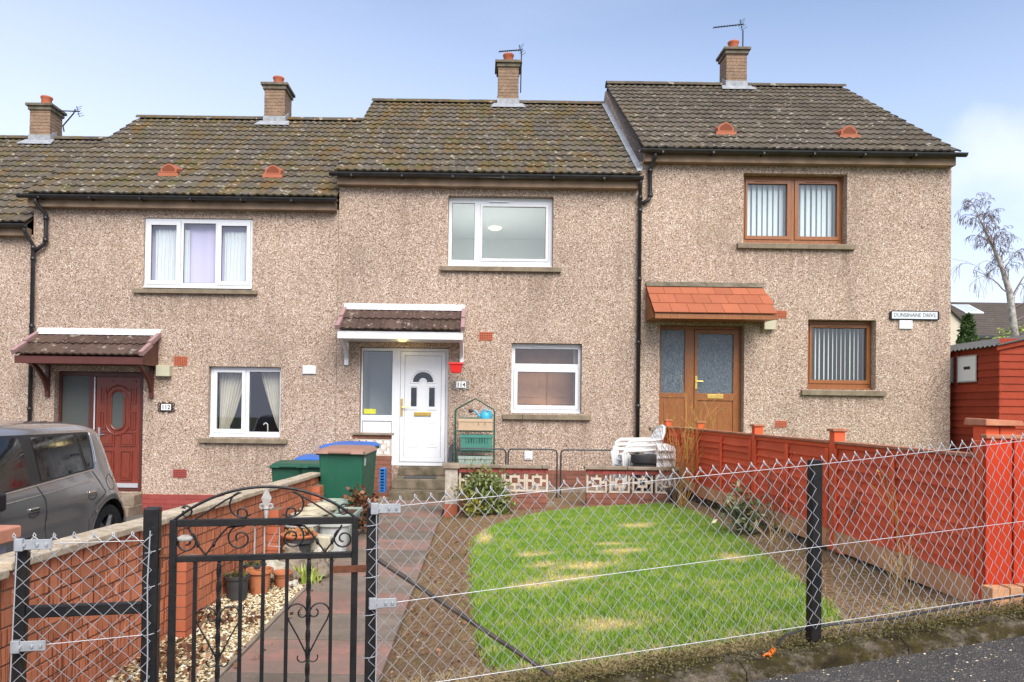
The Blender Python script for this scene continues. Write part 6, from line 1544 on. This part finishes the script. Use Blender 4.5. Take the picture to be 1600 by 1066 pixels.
for (p, d, l_, r_) in (((17.2, 24, 5.5), (-1, 0, .25), 1.9, .03), ((17.25, 24, 5.3), (.8, .1, 1), 2.0, .04), ((17.3, 24, 5.0), (1, -.2, .6), 1.8, .04), ((17.35, 24, 4.6), (.9, .3, .5), 1.7, .04)):
    branch(cr, p, d, l_ * .8, r_, 3, .6, .2, tips, 4, 3, .6, .0055, 5)
cr.build('crown', 'birch_twig', bt)
ct = thing('conifer_tree', 'dense dark green conifer between the far cream houses', 'tree', (17.5, 26.5, .6))
MB().tube([(17.5, 26.5, .6), (17.5, 26.5, 4.6)], [.13, .03], 7).build('trunk', 'twig', ct)
C = []
for k in range(5200):
    z = 1 + 4.1 * RNG.random() ** .9; rr = (5.35 - z) * .27 * (.65 + .35 * math.sin(z * 7) ** 2) * RNG.uniform(.5, 1.08); a = RNG.uniform(0, 6.28); C.append((17.5 + rr * math.cos(a) * 1.1, 26.5 + rr * math.sin(a), z - rr * .12))
leaves('crown', C, .17, 'conifer_leaf', ct, asp=.35, up=.3, origin=(17.5, 26.5, .6))
ct2 = thing('garden_bush', 'small round green bush before the far skylight house', 'bush', (19.3, 27, .6)); C = RNG.normal((19.35, 27, 4.0), (.3, .3, .32), (900, 3)); leaves('foliage', C, .15, 'shoot_leaf', ct2, origin=(19.3, 27, .6)); MB().tube([(19.3, 27, .6), (19.35, 27, 3.9)], .05, 6).build('trunk', 'twig', ct2)

def leafy(name, label, cx, cy, z0, rx, ry, h, n, size, m, stems=14, up=.6, cat='shrub', blobs=7):
    t_ = thing(name, label, cat, (cx, cy, z0)); s = MB(); C = []
    cs = [(random.uniform(-.65, .65) * rx, random.uniform(-.6, .6) * ry, random.uniform(.35, .85) * h) for _ in range(blobs)]
    for k in range(stems):
        b = random.choice(cs); e = (cx + b[0] + random.gauss(0, rx * .25), cy + b[1] + random.gauss(0, ry * .25), z0 + b[2] + random.gauss(0, h * .12))
        s.tube([(cx + random.gauss(0, .04), cy + random.gauss(0, .04), z0), ((cx + e[0]) / 2, (cy + e[1]) / 2, (z0 + e[2]) / 2 - .02), e], [.008, .006, .003], 4)
        for q in range(n // stems):
            f = random.random() ** .55; p = [lerp((cx, cy, z0)[i], e[i], f) for i in range(3)]
            C.append([p[0] + random.gauss(0, rx * .2), p[1] + random.gauss(0, ry * .2), max(z0 + .02, p[2] + random.gauss(0, h * .12))])
    s.build('stems', 'twig', t_)
    C = np.array(C); tone = np.clip((C[:, 2] - z0) / h * .55 + RNG.normal(.12, .25, len(C)), 0, 1)
    leaves('foliage', C, size, m, t_, asp=.42, up=up, origin=(cx, cy, z0), tone=RNG.permutation(tone) * .5 + RNG.random(len(C)) * .5)
    return t_
leafy('evergreen_shrub', 'bushy green shrub with pale edged leaves before the pierced wall', .22, 10.05, .06, .42, .25, .62, 2400, .075, 'shrub_leaf', 40, .7)
leafy('euonymus_shrub', 'small yellow green shrub at the foot of the bushy one', -.12, 9.95, .04, .2, .16, .42, 520, .06, 'shrub_yellow', 14, .7)
leafy('rose_bush', 'sparse bush with mottled leaves standing in front of the red fence', 2.55, 7.1, .28, .27, .24, .62, 560, .07, 'rose_leaf', 16, .3)
def twiggy(name, label, x, y, z, h, n, m, lean=(0, 0), depth=2, spread=.4, r=.008, cat='shrub'):
    t_ = thing(name, label, cat, (x, y, z)); mb = MB(); tips = []
    for k in range(n): branch(mb, (x + random.gauss(0, .03), y + random.gauss(0, .03), z), (random.gauss(lean[0], .2), random.gauss(lean[1], .2), 1), h * random.uniform(.5, .75), r, depth, spread, 0, tips, 4, 3, .6, .0022, 4)
    mb.build('stems', m, t_)
    if tips:
        C = np.array([list(p) for p in tips]); C = np.repeat(C, 2, 0) + RNG.normal(0, .01, (len(C) * 2, 3)); leaves('buds', C, .022, 'shrub_yellow' if m == 'yellow_twig' else 'dry_leaf', t_, 'stuff', origin=(x, y, z))
    return t_
twiggy('bare_shrub', 'tall bare shrub of yellowish twigs before the brown door', 2.62, 9.55, .25, 1.35, 9, 'yellow_twig', (.0, 0), 2, .35, .010)
twiggy('twig_bush', 'low tangle of thin dark twigs beside the yellow stemmed shrub', 2.5, 9.3, .25, .75, 8, 'twig', (-.1, 0), 2, .5, .005)
twiggy('rose_plant', 'thin bare brown stems rising above the red fence top', 2.72, 6.9, .3, 1.15, 3, 'twig', (0, 0), 1, .3, .006)
twiggy('rose_plant', 'single spindly stem with russet buds by the middle fence post', 2.66, 5.6, .34, .75, 3, 'twig', (.05, -.05), 2, .4, .005)
twiggy('climbing_plant', 'lone greenish stem leaning up the last red fence panel', 2.74, 4.75, .36, .85, 2, 'yellow_twig', (.05, .0), 1, .2, .005)
twiggy('dry_stalks', 'dry straw coloured stalks in the bed before the fence corner', 2.6, 4.6, .36, .42, 9, 'straw', (0, 0), 1, .5, .003, 'plant')
twiggy('dry_stalks', 'withered stalks at the foot of the mottled leaved bush', 2.5, 6.3, .3, .4, 8, 'straw', (0, 0), 1, .5, .003, 'plant')

# straw, clods and moss scattered on the beds
def soil_pts(n, region):
    x = RNG.uniform(-.53, 2.82, n); y = RNG.uniform(3.3, 10.4, n); k = ~inside(x, y, LAWN) & (y > FY0 + FT * x + .02) & region(x, y); x, y = x[k], y[k]
    return x, y, np.array([gz(a, b) for a, b in zip(x, y)])
x, y, z = soil_pts(6000, lambda x, y: x < 3); tn = np.clip(RNG.normal(.03, .07, len(x)), 0, .5); pebbles('soil_clods', x, y, z, .010, 'gravel_stone', tn, .7)
def straws(name, x, y, z, ln, m):
    n = len(x); a = RNG.uniform(0, 2 * np.pi, n); l = ln * RNG.uniform(.4, 1.4, n); e = RNG.uniform(-.1, .45, n); w_ = .0022
    d = np.stack([np.cos(a), np.sin(a), e], 1) * l[:, None]; s_ = np.stack([-np.sin(a), np.cos(a), np.zeros(n)], 1) * w_; p = np.stack([x, y, z + .006], 1)
    return tritris(name, np.stack([p - s_, p + s_, p + d + s_ * .5, p + d - s_ * .5], 1), m, None, None, 'stuff', 4)
x, y, z = soil_pts(9000, lambda x, y: (x > 2.0) & (RNG.random(len(x)) < .8)); straws('straw_litter', x, y, z, .09, 'straw')
n = 2600; x = RNG.uniform(-.4, 3.0, n); y = fy(x) + np.abs(RNG.normal(0, .1, n)) + .02; z = np.array([gz(a, b) for a, b in zip(x, y)]); straws('straw_edge', x, y, np.maximum(z, .33 + .083 * (x - .9) - .02), .11, 'straw')
n = 12000; x = RNG.uniform(-.3, 3.0, n); y = fy(x) + RNG.normal(.0, .075, n); z = .335 + .083 * (x - .9) + RNG.uniform(-.012, .012, n); k = RNG.random(n) < .5 + .5 * np.sin(x * 5) ** 2
leaves('moss', np.stack([x, y, z], 1)[k], .011, 'moss_clump', None, 'stuff', .7, .6)
n = 2200; x = RNG.uniform(-.5, 2.7, n); y = RNG.uniform(3.5, 8.5, n); k = ~inside(x, y, LAWN) & inside(x, y, [(-.6, 3.2), (.1, 3.4), (.1, 9), (-.6, 9)]); leaves('fallen_leaves', np.stack([x, y, np.array([gz(a, b) + .01 for a, b in zip(x, y)])], 1)[k], .03, 'dry_leaf', None, 'stuff', .6)
n = 420; x = RNG.uniform(.3, 4, n); y = fy(x) - .17 - RNG.random(n) ** 2 * 1.1; pebbles('pavement_grit', x, y, np.array([pvz(a, b) for a, b in zip(x, y)]), .005, 'gravel_stone', RNG.uniform(.05, .7, n))
V2, d2 = grass_blades(16000, None, None, lambda x, y: ~inside(x, y, LAWN) & inside(x + RNG.normal(0, .05, len(x)), y + RNG.normal(0, .05, len(x)), [(.0, 3.35), (2.6, 3.85), (2.6, 4.3), (.2, 3.75)]), extra_dry=.25)
tritris('edge_grass', V2, 'grass_blade', None, ('dry', d2), 'stuff')
hs = thing('cable', 'thin black cable with an orange connector lying along the foot of the fence', 'cable', (1.9, 3.7, .4))
hp = [(1.42, fy(1.42) - .02, .365), (1.5, fy(1.5) + .02, .42), (1.6, fy(1.6) + .03, .44), (1.75, fy(1.75) + .03, .455), (2.1, fy(2.1) + .02, .475), (2.5, fy(2.5) + .03, .52), (3.0, fy(3.0) + .05, .56), (3.6, fy(3.6) + .05, .6)]
MB().tube(hp, .006, 6).build('flex', 'black_plastic', hs)
MB().tube([(1.42, fy(1.42) - .02, .368), (1.40, fy(1.42) - .05, .36), (1.37, fy(1.4) - .07, .35)], [.01, .015, .012], 8).tube([(1.36 + .018 * math.cos(q), fy(1.36) - .08, .352 + .018 * math.sin(q)) for q in np.linspace(0, 6.28, 10)], .006, 6).build('connector', 'orange_plastic', hs)

# ------------------------------------------------------------------ parked car on the neighbour's drive
car = thing('parked_car', 'grey brown metallic boxy hatchback parked on the drive by the brick wall', 'car', (-5.0, 6.7, -.25))
CX = -5.0
def interp(pts, v):
    if v <= pts[0][0]: return pts[0][1]
    for (a, b), (c, d_) in zip(pts[:-1], pts[1:]):
        if v <= c: return lerp(b, d_, (v - a) / (c - a) if c > a else 1)
    return pts[-1][1]
WZ = [(-.1, .83), (.0, .87), (.08, .885), (.3, .89), (.5, .9), (.58, .895), (.64, .885), (.72, .87), (.8, .845), (1.0, .80), (1.16, .755), (1.21, .73), (1.255, .68), (1.29, .58), (1.312, .35), (1.32, 0)]
TZ = [(-.1, 8.75), (.0, 8.86), (.2, 8.84), (.34, 8.74), (.46, 8.64), (.6, 8.58), (.78, 8.52), (1.0, 8.46), (1.15, 8.41), (1.225, 8.36), (1.28, 8.24), (1.31, 8.0), (1.32, 7.7)]
FZ = [(-.1, 4.75), (0., 4.66), (.3, 4.62), (.5, 4.72), (.62, 4.85), (.68, 5.1), (.74, 5.6), (.8, 5.72), (1.0, 6.0), (1.2, 6.35), (1.29, 6.6), (1.32, 6.9)]
WY = (5.65, 8.2); WR = .385
def sill(y):
    z = -.06
    for c in WY:
        if abs(y - c) < WR: z = max(z, .07 + math.sqrt(WR * WR - (y - c) ** 2))
    return z
def half(y, z):
    w_ = interp(WZ, z); T, F = interp(TZ, z), interp(FZ, z)
    u = clamp((y - (T - .5)) / .5); v = clamp(((F + .7) - y) / .7)
    for c in WY:                      # swollen arches
        d_ = math.hypot(y - c, z - .07); w_ += .022 * clamp(1 - abs(d_ - .43) / .16) * (1 if z < .7 else 0)
    w_ -= .02 * clamp(1 - abs(z - .33) / .1) * clamp((7.7 - y) / .3)
    return w_ * (1 - .17 * u ** 2.6) * (1 - .2 * v ** 2.4)
ny_ = 74; zl = [None] * 9 + [.66, .72, .8, .9, 1.0, 1.1, 1.16, 1.2, 1.225, 1.25, 1.27, 1.29, 1.302, 1.312, 1.318, 1.32]
ts = np.linspace(0, 1, ny_ + 1)
def P_(i, j):
    t = ts[i]
    if j < 9:
        y = lerp(4.66, 8.72, t); z = lerp(sill(y), .6, j / 9)
        y = lerp(interp(FZ, z), interp(TZ, z), t); z = lerp(sill(y), .6, j / 9)
    else: z = zl[j]; y = lerp(interp(FZ, z), interp(TZ, z), t)
    return y, z
nj = len(zl); body = MB()
for s_ in (1, -1): body.grid([[(CX + s_ * half(*P_(i, j)), *P_(i, j)) for j in range(nj)] for i in range(ny_ + 1)])
for e, sg_ in ((0, -1), (ny_, 1)):
    body.grid([[(CX + u * half(*P_(e, j)), P_(e, j)[0] + sg_ * .05 * (1 - u * u), P_(e, j)[1]) for u in np.linspace(-1, 1, 13)] for j in range(nj)])
body.build('body', 'car_paint', car, smooth=True)
MB().box(CX - .78, CX + .78, 4.9, 8.4, -.04, .45).build('light_block', 'car_trim', car)  # unseen dark box added inside the body to block light
def onside(y, z, off=.004): return (CX + half(y, z) + off, y, z)
def panel(name, m, c, par, off, n1_=10, n2_=6):     # corners (y,z): bottom-front, bottom-rear, top-rear, top-front
    P = []
    for j in range(n2_ + 1):
        a = (lerp(c[0][0], c[3][0], j / n2_), lerp(c[0][1], c[3][1], j / n2_)); b = (lerp(c[1][0], c[2][0], j / n2_), lerp(c[1][1], c[2][1], j / n2_))
        P.append([onside(lerp(a[0], b[0], i / n1_), lerp(a[1], b[1], i / n1_), off) for i in range(n1_ + 1)])
    return MB().grid(P).build(name, m, par, smooth=True)
panel('window_surround', 'car_trim', [(5.95, .69), (7.93, .81), (7.98, 1.2), (6.3, 1.205)], car, .003, 30, 8)
panel('side_window', 'car_glass', [(6.96, .765), (7.73, .815), (7.66, 1.18), (6.94, 1.18)], car, .007)
panel('side_window', 'car_glass', [(7.79, .82), (7.9, .83), (7.93, 1.175), (7.72, 1.18)], car, .007)
panel('side_window', 'car_glass', [(6.05, .71), (6.79, .755), (6.77, 1.18), (6.42, 1.18)], car, .007)
def seam(name, m, pts, r=.0045, off=.001):
    q = []
    for (a, b) in zip(pts[:-1], pts[1:]):
        for k in range(5): q.append(onside(lerp(a[0], b[0], k / 5), lerp(a[1], b[1], k / 5), off))
    q.append(onside(*pts[-1], off)); return MB().tube(q, r, 5).build(name, m, car)
seam('door_gap', 'car_trim', [(7.88, .78), (7.98, .66), (8.06, .54), (7.84, .44), (7.74, .3), (7.72, .12), (7.74, -.03)])
seam('door_gap', 'car_trim', [(6.86, .74), (6.97, .6), (7.0, .3), (7.0, -.03)])
seam('window_trim', 'chrome', [(5.95, .685), (6.9, .735), (7.9, .80), (7.98, .88), (8.0, 1.19)], .005, .006)
for y, z in ((6.78, .52), (7.80, .565)):
    a = onside(y, z, .012); h_ = MB().box(a[0] - .016, a[0] + .006, y - .075, y + .075, z - .02, z + .02).build('door_handle', 'chrome', car, bevel=.012, seg=3)
    MB().tube([onside(y + .075 * math.cos(q), z - .03 + .04 * math.sin(q), .001) for q in np.linspace(0, 6.28, 16)], .004, 4).build('handle_recess', 'car_trim', h_)
MB().tube([onside(8.2 + .085 * math.cos(q), .64 + .085 * math.sin(q), .0) for q in np.linspace(0, 6.28, 24)], .004, 4).build('fuel_flap', 'car_trim', car)
seam('belt_crease', 'car_paint', [(5.9, .60), (6.9, .64), (7.8, .685)], .008, -.004)
seam('sill_trim', 'car_trim', [(6.06, -.03), (7.0, -.03), (7.8, -.03)], .04, -.02)
MB().box(CX + .9, CX + 1.07, 6.02, 6.14, .60, .76).build('mirror', 'car_trim', car, bevel=.03, seg=3)
tl = panel('tail_light', 'red_planter', [(8.52, .42), (8.585, .42), (8.54, .7), (8.47, .7)], car, .004, 4, 6)
for y in WY:
    for s_ in (1, -1):
        wx = CX + s_ * .80; n_ = 28
        ring = lambda xx, r: [(xx, y + r * math.cos(2 * math.pi * k / n_), .07 + r * math.sin(2 * math.pi * k / n_)) for k in range(n_ + 1)]
        wh = MB().grid([ring(wx - s_ * .1, .2), ring(wx - s_ * .1, .31), ring(wx - s_ * .08, .32), ring(wx + s_ * .06, .32), ring(wx + s_ * .08, .305), ring(wx + s_ * .075, .22)]).build('wheel', 'tyre', car, smooth=True)
        al = MB().grid([ring(wx + s_ * .075, .222), ring(wx + s_ * .07, .205), ring(wx + s_ * .03, .19)])
        for k in range(5):
            a = 2 * math.pi * k / 5; al.tube([(wx + s_ * .045, y, .07), (wx + s_ * .06, y + .2 * math.cos(a), .07 + .2 * math.sin(a))], [.045, .03], 6)
        al.build('rim', 'alloy', wh)
        q = MB().grid([ring(wx - s_ * .15, .01), ring(wx - s_ * .15, .385), ring(wx + s_ * .04, .385)]); q.build('wheel_arch', 'car_trim', car)
